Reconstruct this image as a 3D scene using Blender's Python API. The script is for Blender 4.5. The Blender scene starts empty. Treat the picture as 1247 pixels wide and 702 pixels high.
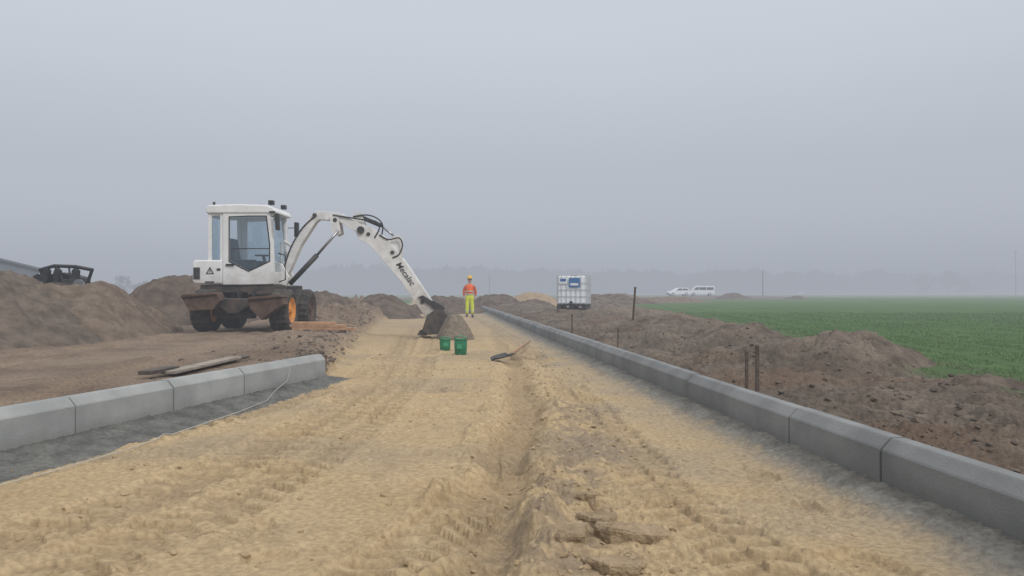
import bpy, bmesh, math, random
import numpy as np
from mathutils import Vector, Matrix
random.seed(3)
C = bpy.context.scene.collection
scene = bpy.context.scene
F = 940.0; HOR = 357.0; CX = 623.5; HC = 1.05
FOG = (0.408, 0.436, 0.494, 1)
SIG = 0.0045
def PX(px, Y): return (px-CX)/F*Y
def PZ(py, Y): return HC-(py-HOR)/F*Y
def P(px, py, Y): return (PX(px, Y), Y, PZ(py, Y))

# ------------------------------------------------------------------ noise
def _perm(seed):
    r = np.random.RandomState(seed); p = r.permutation(512); return np.concatenate([p, p, p])
_pc = {}
def perlin(x, y, seed=0):
    if seed not in _pc: _pc[seed] = _perm(seed)
    p = _pc[seed]
    xi = np.floor(x).astype(np.int64); yi = np.floor(y).astype(np.int64)
    xf = x-xi; yf = y-yi
    xi &= 511; yi &= 511
    u = xf*xf*xf*(xf*(xf*6-15)+10); v = yf*yf*yf*(yf*(yf*6-15)+10)
    def g(ix, iy, dx, dy):
        h = p[p[ix & 511]+(iy & 511)]
        a = h*(2*math.pi/512.0)*7.0
        return np.cos(a)*dx+np.sin(a)*dy
    n00 = g(xi, yi, xf, yf); n10 = g(xi+1, yi, xf-1, yf)
    n01 = g(xi, yi+1, xf, yf-1); n11 = g(xi+1, yi+1, xf-1, yf-1)
    return 1.5*((n00*(1-u)+n10*u)*(1-v)+(n01*(1-u)+n11*u)*v)
def fbm(x, y, o=4, seed=0, gain=.5):
    s = 0; a = 1; t = 0
    for i in range(o):
        s = s+a*perlin(x*2**i+17.3*i, y*2**i-9.1*i, seed+i); t += a; a *= gain
    return s/t
def billow(x, y, o=3, seed=0, gain=.5):
    s = 0; a = 1; t = 0
    for i in range(o):
        s = s+a*np.abs(perlin(x*2**i+7.3*i, y*2**i-3.1*i, seed+i)); t += a; a *= gain
    return s/t
def sst(a, b, x):
    t = np.clip((x-a)/(b-a), 0, 1); return t*t*(3-2*t)

# ------------------------------------------------------------------ terrain function
def XR(y): return 2.27-.0903*y            # right kerb face
def XLK(y): return -4.35+.2262*y           # left kerb face
def XL(y): return np.interp(y, [-20, 9.4, 9.9, 11, 13.5, 18.6, 39, 70, 400], [-8.87, -2.22, -2.3, -2.5, -2.85, -3.6, -6.0, -9, -50])
def XF(y): return np.interp(y, [-20, 6.6, 8.4, 12, 27, 68, 105, 140, 400], [4.1, 4.35, 4.45, 4.9, 6.6, 9.5, 16, 30, 60])
def gp(dy, px): 
    Y = F*HC/dy; return (PX(px, Y), Y)
tracks = [  # pts, halfwidth, depth, tread period
 ([(-.34,1.5),(-.22,2.6),gp(283,594),gp(250,604),gp(220,618),gp(193,617),gp(165,634),gp(140,642),gp(113,632),gp(90,630),gp(73,616),gp(43,600),gp(28,572)], .19, .10, .0),
 ([gp(308,-10),gp(253,170),gp(203,300),gp(153,400),gp(103,470),gp(63,492),gp(40,505)], .22, .030, .21),
 ([(-.95,1.6),gp(345,452),gp(303,508),gp(263,560),gp(240,582)], .15, .032, .14),
 ([gp(345,60),gp(263,270),gp(203,385),gp(150,452),gp(103,505),gp(70,522),gp(45,530)], .19, .018, .18),
 ([(1.1,2.2),gp(250,815),gp(190,760),gp(140,715),gp(95,670),gp(60,628),gp(35,590)], .18, .026, .16),
 ([gp(180,150),gp(140,330),gp(100,440),gp(70,480),gp(50,490)], .18, .022, .17),
]
def tdist(x, y, pts):
    best = np.full(x.shape, 1e9); sd = np.zeros(x.shape); ss = np.zeros(x.shape); acc = 0
    for (ax, ay), (bx, by) in zip(pts[:-1], pts[1:]):
        dx, dy = bx-ax, by-ay; L = math.hypot(dx, dy)
        t = np.clip(((x-ax)*dx+(y-ay)*dy)/L/L, 0, 1)
        qx = x-(ax+t*dx); qy = y-(ay+t*dy); d = np.hypot(qx, qy)
        m = d < best
        best = np.where(m, d, best); sd = np.where(m, np.sign(qx*dy-qy*dx)*d, sd); ss = np.where(m, acc+t*L, ss)
        acc += L
    return sd, ss
bumps = [(3.85,8.8,.42,.62,.55),(3.9,10.2,.22,.6,.6),(3.7,11.9,.40,.75,.7),(2.9,9.6,.20,.45,.6),(3.75,14.2,.36,.8,.9),(3.7,17,.42,1.0,1.2),
 (3.8,20,.46,1.3,1.4),(3.3,24,.42,1.2,1.4),(2.95,7.6,.14,.45,.45),(4.15,7.1,.14,.4,.35),(3.4,5.6,.15,.35,.3),(2.5,13,.18,.6,1.0),(2.17,27,.30,1.6,1.8),
 (1.5,31,.25,1.2,1.5),(2.2,17,.14,.7,1.4),(4.6,28,.3,1.4,1.6),(3.15,11.0,.25,.5,.5),(3.5,8.2,.18,.35,.4),(3.75,6.4,.16,.3,.3),(2.75,6.1,.10,.3,.3),(3.0,4.9,.09,.3,.3),
 (-3.3,10.6,.10,.5,.5),(-3.5,12.5,.14,.5,.8),(-4.2,15,.10,.6,1.2),(-4.8,19.5,.22,.9,1.8),(-5.6,24,.4,1.4,2.4),(-6.6,30,.45,1.8,2.8),(-7.6,37,.5,2,3.5),(.2,38,.35,1.2,3.5),(.6,33,.25,.9,2.5)]
def terrain(x, y, detail=True):
    x = np.asarray(x, float); y = np.asarray(y, float)
    r = np.hypot(x, y)
    near = 1/(1+(r/45)**2)
    wob = .10*fbm(x*1.3, y*1.3, 3, 5)
    # sand
    rgh = sst(-.10, .30, fbm(x*.9+4, y*.7, 3, 61))
    zs = .028*fbm(x*.8, y*.8, 3, 1)+.014*fbm(x*2.6, y*2.6, 3, 2)*near
    crumb = billow(x*9, y*9, 4, 3, .65)-.28
    crs = np.sign(crumb)*np.abs(crumb)**.8
    zs = zs+(.004+.026*rgh)*crs*near*1.1
    dm = perlin(x*3.1+40, y*3.1, 63); zs = zs-.030*sst(.38, .50, dm)*near
    rut = np.zeros_like(x); wall = np.zeros_like(x); lugs = np.zeros_like(x)
    for pts, hw, dep, per in tracks:
        sd, ss = tdist(x, y, pts)
        brk = sst(-.50, -.2, fbm(x*.8+3, y*.8, 2, 60))
        if per > 0:
            a = np.abs(sd+.03*fbm(x*2, y*2, 2, 9)+.012*fbm(x*14, y*14, 2, 10))
            ins = 1-sst(hw*.88, hw*1.06, a)
            edge = np.exp(-((a-hw*1.3)/(hw*.26))**2)*brk
            zs = zs*(1-.6*ins*brk)-dep*ins*brk+dep*.8*edge*(.2+2.2*billow(x*9, y*9, 3, 8))
            lug = np.sin(2*math.pi*(ss/per)+np.abs(sd)/hw*2.6+.6*fbm(x*3,y*3,2,67))
            lg = sst(-.10, .10, lug+.25*fbm(x*12, y*12, 2, 66))*ins*brk*sst(.10,.18,a/hw)
            zs = zs+.034*lg*np.clip(.6+1.2*fbm(x*2, y*2, 2, 68), .15, 1.1); lugs = np.maximum(lugs, (ins*brk-lg)*1.0)
        else:
            a = np.abs(sd+.13*fbm(x*1.7, y*1.7, 3, 9)+.03*fbm(x*9, y*9, 2, 10))
            dd = dep*np.interp(y, [0, 6, 10, 16], [1, .95, .6, .3])*(1+.7*fbm(x*1.2, y*1.2, 2, 11))
            ins = 1-sst(hw*.30, hw*1.15, a); edge = np.exp(-((a-hw*1.45)/(hw*.4))**2)
            zs = zs*(1-.3*ins)-dd*ins+dd*.5*edge*(.1+2.4*billow(x*6, y*6, 4, 8, .6)); brk = 1
            lug = np.sin(2*math.pi*(ss/.17)+np.abs(sd)/hw*2.2)
            zs = zs+.022*sst(-.1,.1,lug)*ins*sst(-.1, .2, fbm(x*.9, y*.9+9, 2, 69))
        rut = np.maximum(rut, ins*brk*(1. if per == 0 else .3)); wall = np.maximum(wall, edge)
    d, s = tdist(x, y, [gp(320,690), gp(290,655), gp(230,698), gp(190,714), gp(140,700)])
    m = np.exp(-(d/.24)**2)
    zs = zs+m*(.004+.085*(billow(x*4.5, y*4.5, 4, 12, .6)-.15))
    # concrete bedding along the kerbs
    tR = x-XR(y)
    hR = sst(-.40+0.9*wob, -.02, tR)
    lump = billow(x*9, y*9, 4, 15, .6)-.25
    zs = zs*(1-.7*hR)+.075*hR**1.3+.035*lump*hR*near
    leftk = 1-sst(9.30, 9.5, y+.8*wob)
    tLk = x-XLK(y)
    wid = np.interp(y, [3, 5, 8, 9.4], [.58, .52, .40, .26])
    hL = (1-sst(-.06, .04, tLk-wid+1.0*wob))*leftk
    zs = zs*(1-.85*hL)+.065*hL*(1-np.clip(tLk/.5, 0, 1))-.012*hL+.030*lump*hL
    # right soil
    soilR = .15+.07*fbm(x*.7, y*.7, 3, 21)+.24*(billow(x*1.05, y*1.05, 4, 22, .5)-.22)
    cl = billow(x*5.5, y*5.5, 5, 23, .66)-.28
    clm = sst(-.15, .3, fbm(x*.8, y*.8+5, 2, 27))
    for bx, by, bh, sx, sy in bumps:
        if bx < 0: continue
        q = np.hypot((x-bx+.26*fbm(x*1.5, y*1.5, 4, 33))/sx, (y-by+.24*fbm(x*1.4+9, y*1.4, 3, 36))/sy)
        soilR = soilR+bh*np.exp(-q**1.4)
    soilR = soilR+(.04+.09*clm)*cl*near*sst(.1, .5, tR)
    soilR = np.where(tR < .4, soilR*sst(-.05, .4, tR)+.2*(1-sst(-.05, .4, tR)), soilR)
    far = sst(40, 60, y)
    tF = x-XF(y)+3.2*wob
    fld = sst(-.45, .15, tF)
    zf = .24+.02*fbm(x*.3, y*.3, 2, 40)+.006*fbm(x*3, y*3, 3, 41)*near
    zR = soilR*(1-fld)+zf*fld
    aR = sst(.0, .13, tR)*(1-far)+sst(-.5, .6, tR)*far
    z = zs*(1-aR)+zR*aR
    # left soil
    tL = XL(y)-x
    ww = np.interp(y, [9.3, 10.2, 30], [.0, .8, 1.0])
    tLn = tL+ww*3.5*wob
    soilL = .19+.04*fbm(x*.6, y*.6, 3, 50)+.035*(billow(x*1.8, y*1.8, 3, 51)-.25)*near
    lm = sst(0, .5, fbm(x*.7, y*.7, 2, 57))+np.exp(-(np.clip(tLn, 0, 9)/.5)**2)*ww
    soilL = soilL+(.014+.055*np.clip(lm, 0, 1))*(billow(x*7, y*7, 4, 52, .62)-.28)*near
    tkL = np.zeros_like(x)
    for tk in ([(-3.6,3), (-4.2,8), (-4.9,13), (-5.1,17)], [(-5.6,3), (-6.1,8), (-6.6,13), (-6.8,17)], [(-9.5,9), (-7.5,11), (-6.2,14), (-5.1,18)], [(-10,10.8), (-8.6,12.2), (-7.4,14.5), (-6.8,18)]):
        d3, s3 = tdist(x, y, tk); g1 = 1-sst(.16,.24,np.abs(d3)); soilL = soilL-.035*g1+.022*g1*sst(-.2,.2,np.sin(s3*34+np.abs(d3)*14))+.02*np.exp(-((np.abs(d3)-.3)/.07)**2); tkL = np.maximum(tkL, g1)
    for bx, by, bh, sx, sy in bumps:
        if bx > 0: continue
        q = np.hypot((x-bx)/sx, (y-by)/sy)
        soilL = soilL+bh*np.exp(-q**2)*(1+.8*fbm(x*4, y*4, 2, 53)+.5*fbm(x*1.2, y*1.2, 2, 58))
    aL = sst(.0, .13, tLn)*(1-ww)+sst(-.12, .38, tLn)*ww
    z = z*(1-aL)+soilL*aL
    z = z+.35*np.exp(-((x-33)/14)**2-((y-131)/9)**2)
    z = z*1.0+.6*sst(250, 900, r)
    # ---------------- colour
    n1 = fbm(x*1.1, y*1.1, 4, 70); n2 = fbm(x*6, y*6, 4, 74); n3 = fbm(x*.35, y*.35, 3, 78)
    def cc(a): return np.array(a)[None, :]*np.ones((x.size, 1))
    def mx(c1, c2, f): f = np.clip(f, 0, 1).reshape(-1, 1); return c1*(1-f)+c2*f
    f_ = lambda a: a.reshape(-1)
    sand = mx(cc((.42,.305,.170)), cc((.50,.375,.225)), f_(.5+.9*n1))
    sand = mx(sand, cc((.33,.235,.135)), f_(sst(-.05, .5, .6*n2+.7*n1)*.55))
    sand = mx(sand, cc((.29,.235,.165)), f_(sst(.02, .4, n3+.4*n1)*.5))
    sand = mx(sand, cc((.25,.175,.10)), f_(np.clip(-zs*6-.03, 0, .45)))  # hollows in the sand darkened, occlusion shade put into the colour
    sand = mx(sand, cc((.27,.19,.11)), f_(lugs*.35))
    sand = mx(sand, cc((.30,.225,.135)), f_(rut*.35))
    sand = mx(sand, cc((.54,.41,.25)), f_(wall*.3*sst(-.2,.2,n2)))
    sand = mx(sand, cc((.26,.20,.14)), f_(np.clip(m*1.0, 0, .75)*sst(-.3,.2,n2+.5*n1)))
    sand = mx(sand, cc((.25,.20,.145)), f_(sst(9, 26, y)*.4))
    gmix = sst(-1.1, -.2, tR+.9*n1)*.5
    sand = mx(sand, cc((.27,.235,.185)), f_(gmix))
    gconc = mx(cc((.140,.135,.122)), cc((.22,.21,.185)), f_(.5+1.4*n2))
    sand = mx(sand, gconc, f_(np.clip(hR*1.3*sst(-.42, -.18, tR+.35*n2), 0, .94)))
    dconc = mx(cc((.105,.104,.097)), cc((.175,.170,.155)), f_(.5+1.3*n2+.5*n1))
    sand = mx(sand, dconc, f_(sst(.35, .6, hL+.35*n2)))
    sr = mx(cc((.105,.083,.065)), cc((.185,.150,.118)), f_(.5+1.2*n1+.5*n2))
    sr = mx(sr, cc((.058,.045,.035)), f_(sst(.0, .3, -cl*1.8+.3*n2)*.6))  # creases between clods darkened, crevice shade painted into the soil colour
    sr = mx(sr, cc((.145,.090,.058)), f_(sst(.05, .5, fbm(x*.6, y*.6, 2, 90))*.5))
    sr = mx(sr, cc((.23,.188,.147)), f_(sst(.30, .6, soilR)*.45))
    gr = mx(cc((.068,.125,.040)), cc((.088,.155,.052)), f_(.5+1.0*n3+.4*n1))
    rowp = .5+.5*np.sin(2*math.pi*(x-.12*y)/1.1)
    gr = mx(gr, cc((.055,.092,.034)), f_(sst(.3,.9,rowp)*.45*(1-sst(35, 80, r))))
    d4 = np.abs(np.mod(x-.12*y+3, 12)-6); gr = mx(gr, cc((.13,.12,.08)), f_(np.exp(-((np.abs(d4-.9))/.16)**2)*.5*(1-sst(50, 110, r))))
    gr = mx(gr, cc((.12,.10,.06)), f_(sst(.3, .7, n2+.25*n1)*(1-sst(8, 22, r))*.4))
    gr = mx(gr, cc((.24,.22,.17)), f_(sst(125, 150, y)*(1-sst(190, 220, y))*sst(-.2,.2,n3)*.7))
    gr = mx(gr, cc((.20,.19,.13)), f_(sst(260, 300, y)*.5))
    strip = sst(92, 100, y)*(1-sst(140, 150, y))*(1-sst(.36, .40, x/np.maximum(y, 1)))
    gr = mx(gr, cc((.15,.11,.085)), f_(strip))
    right = mx(sr, gr, f_(fld))
    right = mx(right, gr, f_(sst(150, 170, y)))
    sl = mx(cc((.155,.112,.082)), cc((.24,.178,.130)), f_(.5+1.1*n1+.4*n2))
    sl = mx(sl, cc((.09,.066,.049)), f_(sst(.1, .5, n2)*.5))
    sl = mx(sl, cc((.28,.215,.155)), f_(sst(.05, .45, n3)*.5))
    sl = mx(sl, cc((.27,.20,.14)), f_(tkL*.35))
    sl = mx(sl, gr, f_(sst(48, 60, y+.0*x)))
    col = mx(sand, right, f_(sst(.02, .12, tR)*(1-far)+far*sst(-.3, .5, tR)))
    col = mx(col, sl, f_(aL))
    col = mx(col, gr, f_(sst(85, 120, y)*(1-strip)))
    reg = np.where(tL > .02, 0, np.where(tR > .1, np.where(tF > -.1, 2, 0), 1))
    reg = np.where((reg == 1) & (hR > .5) & (y < 48), 3, reg)
    reg = np.where((reg == 1) & (hL > .5), 3, reg)
    reg = np.where((y > 55) & (reg == 1), 0, reg)
    reg = np.where((y > 60) & (tL > .02), 2, reg)
    return z, col, reg
def H(x, y):
    z, _, _ = terrain(np.array([[x]], float), np.array([[y]], float)); return float(z[0, 0])

# ------------------------------------------------------------------ materials
hz = bpy.data.node_groups.new('haze', 'ShaderNodeTree')
hz.interface.new_socket('Shader', in_out='INPUT', socket_type='NodeSocketShader')
hz.interface.new_socket('Shader', in_out='OUTPUT', socket_type='NodeSocketShader')
gi = hz.nodes.new('NodeGroupInput'); go = hz.nodes.new('NodeGroupOutput')
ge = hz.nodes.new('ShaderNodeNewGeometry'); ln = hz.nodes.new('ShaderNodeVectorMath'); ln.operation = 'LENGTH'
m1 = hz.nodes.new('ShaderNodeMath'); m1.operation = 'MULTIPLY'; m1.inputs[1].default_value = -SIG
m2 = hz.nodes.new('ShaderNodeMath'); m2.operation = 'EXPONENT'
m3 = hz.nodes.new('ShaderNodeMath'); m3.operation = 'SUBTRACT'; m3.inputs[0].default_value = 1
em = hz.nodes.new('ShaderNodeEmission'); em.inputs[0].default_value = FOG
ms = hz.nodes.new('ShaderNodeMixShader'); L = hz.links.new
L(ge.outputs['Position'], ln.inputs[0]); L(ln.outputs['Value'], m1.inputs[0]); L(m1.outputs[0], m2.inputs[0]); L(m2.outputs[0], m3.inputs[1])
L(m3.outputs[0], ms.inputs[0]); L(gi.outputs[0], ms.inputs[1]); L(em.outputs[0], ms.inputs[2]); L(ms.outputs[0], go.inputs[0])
def finish(m, shader):
    nt = m.node_tree
    g = nt.nodes.new('ShaderNodeGroup'); g.node_tree = hz
    o = nt.nodes.new('ShaderNodeOutputMaterial')
    nt.links.new(shader, g.inputs[0]); nt.links.new(g.outputs[0], o.inputs['Surface'])
    m.cycles.emission_sampling = 'NONE'
def mat(name, col, col2=None, scale=6, rough=.6, metal=0, bump=0, bscale=40, attr=False, obj_rand=0, detail=6, dirt=None, dirtz=None, thr=(.35,.65)):
    m = bpy.data.materials.new(name); m.use_nodes = True; nt = m.node_tree; nt.nodes.clear(); N = nt.nodes.new; L = nt.links.new
    b = N('ShaderNodeBsdfPrincipled'); b.inputs['Roughness'].default_value = rough; b.inputs['Metallic'].default_value = metal
    if rough > .85: b.inputs['Specular IOR Level'].default_value = .15
    geo = N('ShaderNodeNewGeometry')
    nz = N('ShaderNodeTexNoise'); nz.inputs['Scale'].default_value = scale; nz.inputs['Detail'].default_value = detail
    L(geo.outputs['Position'], nz.inputs['Vector'])
    mr = N('ShaderNodeMapRange'); mr.inputs[1].default_value = thr[0]; mr.inputs[2].default_value = thr[1]
    L(nz.outputs['Fac'], mr.inputs[0])
    mixn = N('ShaderNodeMix'); mixn.data_type = 'RGBA'
    L(mr.outputs[0], mixn.inputs[0])
    if attr:
        a = N('ShaderNodeAttribute'); a.attribute_name = 'Col'
        d = N('ShaderNodeMix'); d.data_type = 'RGBA'; d.blend_type = 'MULTIPLY'; d.inputs[0].default_value = 1; L(a.outputs['Color'], d.inputs[6]); d.inputs[7].default_value = (.78,.77,.76,1)
        e = N('ShaderNodeMix'); e.data_type = 'RGBA'; e.blend_type = 'MULTIPLY'; e.inputs[0].default_value = 1; L(a.outputs['Color'], e.inputs[6]); e.inputs[7].default_value = (1.17,1.17,1.16,1)
        L(d.outputs[2], mixn.inputs[6]); L(e.outputs[2], mixn.inputs[7])
    else:
        mixn.inputs[6].default_value = (*col, 1); mixn.inputs[7].default_value = (*(col2 or tuple(c*.8 for c in col)), 1)
    out = mixn.outputs[2]
    if dirt:
        nd = N('ShaderNodeTexNoise'); nd.inputs['Scale'].default_value = 3.5; nd.inputs['Detail'].default_value = 8; nd.inputs['Roughness'].default_value = .7
        L(geo.outputs['Position'], nd.inputs['Vector'])
        sx = N('ShaderNodeSeparateXYZ'); L(geo.outputs['Position'], sx.inputs[0])
        zr = N('ShaderNodeMapRange'); zr.inputs[1].default_value = dirtz[1]; zr.inputs[2].default_value = dirtz[0]; L(sx.outputs['Z'], zr.inputs[0])
        ad = N('ShaderNodeMath'); ad.operation = 'ADD'; L(zr.outputs[0], ad.inputs[0]); L(nd.outputs['Fac'], ad.inputs[1])
        dr = N('ShaderNodeMapRange'); dr.inputs[1].default_value = .62; dr.inputs[2].default_value = 1.3; dr.inputs[4].default_value = .9; L(ad.outputs[0], dr.inputs[0])
        dm = N('ShaderNodeMix'); dm.data_type = 'RGBA'; L(dr.outputs[0], dm.inputs[0]); L(out, dm.inputs[6]); dm.inputs[7].default_value = (*dirt, 1)
        out = dm.outputs[2]
    if obj_rand:
        oi = N('ShaderNodeObjectInfo'); rr = N('ShaderNodeMapRange'); rr.inputs[3].default_value = 1-obj_rand; rr.inputs[4].default_value = 1+obj_rand
        L(oi.outputs['Random'], rr.inputs[0])
        mu = N('ShaderNodeVectorMath'); mu.operation = 'SCALE'; L(out, mu.inputs[0]); L(rr.outputs[0], mu.inputs['Scale']); out = mu.outputs[0]
    L(out, b.inputs['Base Color'])
    if bump:
        nb = N('ShaderNodeTexNoise'); nb.inputs['Scale'].default_value = bscale; nb.inputs['Detail'].default_value = 8; nb.inputs['Roughness'].default_value = .65
        L(geo.outputs['Position'], nb.inputs['Vector'])
        bp = N('ShaderNodeBump'); bp.inputs['Distance'].default_value = bump; bp.inputs['Strength'].default_value = 1
        L(nb.outputs['Fac'], bp.inputs['Height']); L(bp.outputs[0], b.inputs['Normal'])
    finish(m, b.outputs[0]); return m
M = {}
M['ground'] = mat('earth_and_sand', (0,0,0), attr=True, scale=32, rough=.95, bump=.015, bscale=55, thr=(.32,.68), detail=8)
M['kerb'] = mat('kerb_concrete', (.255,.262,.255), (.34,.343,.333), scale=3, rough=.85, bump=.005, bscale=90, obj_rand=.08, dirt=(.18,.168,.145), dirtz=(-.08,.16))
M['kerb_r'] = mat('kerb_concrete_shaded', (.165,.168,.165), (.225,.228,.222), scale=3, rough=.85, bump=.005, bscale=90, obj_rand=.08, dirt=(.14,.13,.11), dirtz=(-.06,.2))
M['soil_grey'] = mat('grey_brown_earth', (.105,.083,.066), (.185,.146,.115), scale=4, rough=.95, bump=.05, bscale=16)
M['soil_tan'] = mat('tan_earth', (.135,.102,.076), (.215,.165,.124), scale=4, rough=.95, bump=.05, bscale=16)
M['soil_brown'] = mat('brown_earth', (.085,.064,.049), (.15,.113,.087), scale=3, rough=.95, bump=.04, bscale=14)
M['soil_sand'] = mat('pale_sand_heap', (.28,.20,.13), (.35,.26,.17), scale=3, rough=.95, bump=.03, bscale=12)
M['soil_clod'] = mat('earth_clod', (.10,.079,.062), (.18,.145,.115), scale=9, rough=.95, bump=.02, bscale=40)
M['berm'] = mat('berm_earth', (.10,.079,.062), (.205,.165,.130), scale=4.5, rough=.95, bump=.04, bscale=30)
M['sand_clod'] = mat('sand_clod', (.33,.24,.14), (.44,.33,.20), scale=9, rough=.95, bump=.012, bscale=50)
M['sandslab'] = mat('packed_sand', (.28,.205,.125), (.42,.315,.20), scale=11, rough=.95, bump=.02, bscale=40)
M['white'] = mat('dirty_white_paint', (.68,.68,.67), (.76,.76,.75), scale=5, rough=.45, dirt=(.33,.28,.22), dirtz=(.4,1.8))
M['boomwhite'] = mat('worn_white_paint', (.58,.57,.55), (.72,.71,.69), scale=6, rough=.5, dirt=(.34,.29,.23), dirtz=(.2,1.4))
M['dark'] = mat('dark_metal', (.022,.022,.023), (.05,.047,.043), scale=8, rough=.6)
M['chassis'] = mat('muddy_chassis', (.03,.027,.025), (.085,.062,.047), scale=5, rough=.85)
M['mud'] = mat('mud_caked_steel', (.075,.045,.034), (.125,.085,.062), scale=6, rough=.9, bump=.01, bscale=20)
M['tyre'] = mat('dusty_rubber', (.022,.021,.02), (.075,.06,.048), scale=9, rough=.85)
M['orange_rim'] = mat('orange_rim_paint', (.70,.27,.04), (.38,.17,.06), scale=8, rough=.7, thr=(.45,.68))
M['chrome'] = mat('steel_rod', (.35,.35,.36), rough=.3, metal=.8)
M['black'] = mat('black_rubber', (.012,.012,.013), (.02,.02,.02), rough=.5)
M['ink'] = mat('faded_black_print', (.03,.03,.03), (.08,.08,.078), scale=14, rough=.6)
M['bucketsteel'] = mat('bucket_steel', (.035,.03,.027), (.09,.072,.055), scale=7, rough=.7)
M['heapgrey'] = mat('grey_mortar_heap', (.15,.122,.092), (.225,.185,.14), scale=12, rough=.95, bump=.02, bscale=24)
M['red'] = mat('red_lens', (.35,.02,.01), rough=.3)
M['wood'] = mat('fresh_plank', (.30,.165,.09), (.42,.255,.15), scale=9, rough=.8, bump=.004, bscale=30, obj_rand=.18)
M['oldwood'] = mat('weathered_plank', (.21,.18,.145), (.32,.275,.225), scale=9, rough=.85, bump=.004, bscale=30)
M['darkwood'] = mat('dark_wet_plank', (.045,.035,.03), (.09,.07,.055), scale=9, rough=.8)
M['rust'] = mat('rusty_steel', (.05,.03,.022), (.11,.06,.035), scale=20, rough=.85)
M['stakewood'] = mat('stake_wood', (.08,.062,.048), (.13,.10,.08), scale=15, rough=.9)
M['green'] = mat('green_plastic', (.008,.13,.055), (.012,.19,.085), scale=8, rough=.45)
M['green_light'] = mat('pale_green_plastic', (.05,.30,.15), (.04,.24,.11), scale=8, rough=.5)
M['ibc'] = mat('milky_plastic', (.78,.81,.83), (.84,.86,.88), scale=4, rough=.45)
M['galv'] = mat('galvanised_steel', (.40,.42,.44), (.48,.49,.50), scale=8, rough=.5, metal=.1)
M['blue'] = mat('blue_label', (.03,.11,.30), (.04,.15,.36), scale=3, rough=.5)
M['pale'] = mat('white_label', (.72,.74,.76), rough=.5)
M['carwhite'] = mat('white_car_paint', (.80,.81,.82), (.76,.77,.78), rough=.3)
M['carglass'] = mat('car_glass', (.03,.035,.04), rough=.1)
M['hi_orange'] = mat('orange_vest', (.85,.14,.02), (.72,.10,.015), scale=10, rough=.7)
M['hi_yellow'] = mat('yellow_trousers', (.66,.72,.04), (.55,.62,.035), scale=10, rough=.7)
M['reflect'] = mat('reflective_band', (.55,.58,.45), rough=.4)
M['sleeve'] = mat('dull_orange_sleeve', (.55,.09,.018), (.42,.07,.015), scale=10, rough=.8)
M['skin'] = mat('skin', (.45,.27,.19), rough=.6)
M['hair'] = mat('hair', (.05,.035,.025), rough=.8)
M['helmet'] = mat('yellow_helmet', (.80,.48,.03), rough=.35)
M['hall'] = mat('grey_cladding', (.10,.11,.125), (.13,.14,.155), scale=1, rough=.6)
M['bark'] = mat('bark', (.05,.04,.035), rough=.9)
M['leafdark'] = mat('distant_foliage', (.03,.035,.027), (.06,.06,.045), scale=.6, rough=.9)
M['twine'] = mat('pale_twine', (.50,.49,.44), rough=.8)
M['grass'] = mat('crop_leaf', (.072,.14,.042), (.10,.178,.056), scale=3, rough=.7)
M['lampgrey'] = mat('mast_grey', (.12,.12,.125), rough=.7)
g = bpy.data.materials.new('cab_glass'); g.use_nodes = True; nt = g.node_tree; nt.nodes.clear()
t = nt.nodes.new('ShaderNodeBsdfTransparent'); t.inputs[0].default_value = (.86,.90,.92,1)
gl = nt.nodes.new('ShaderNodeBsdfGlossy'); gl.inputs['Roughness'].default_value = .05; gl.inputs[0].default_value = (.8,.85,.9,1)
mxs = nt.nodes.new('ShaderNodeMixShader'); mxs.inputs[0].default_value = .10
nt.links.new(t.outputs[0], mxs.inputs[1]); nt.links.new(gl.outputs[0], mxs.inputs[2])
oo = nt.nodes.new('ShaderNodeOutputMaterial'); nt.links.new(mxs.outputs[0], oo.inputs['Surface']); M['glass'] = g

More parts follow.
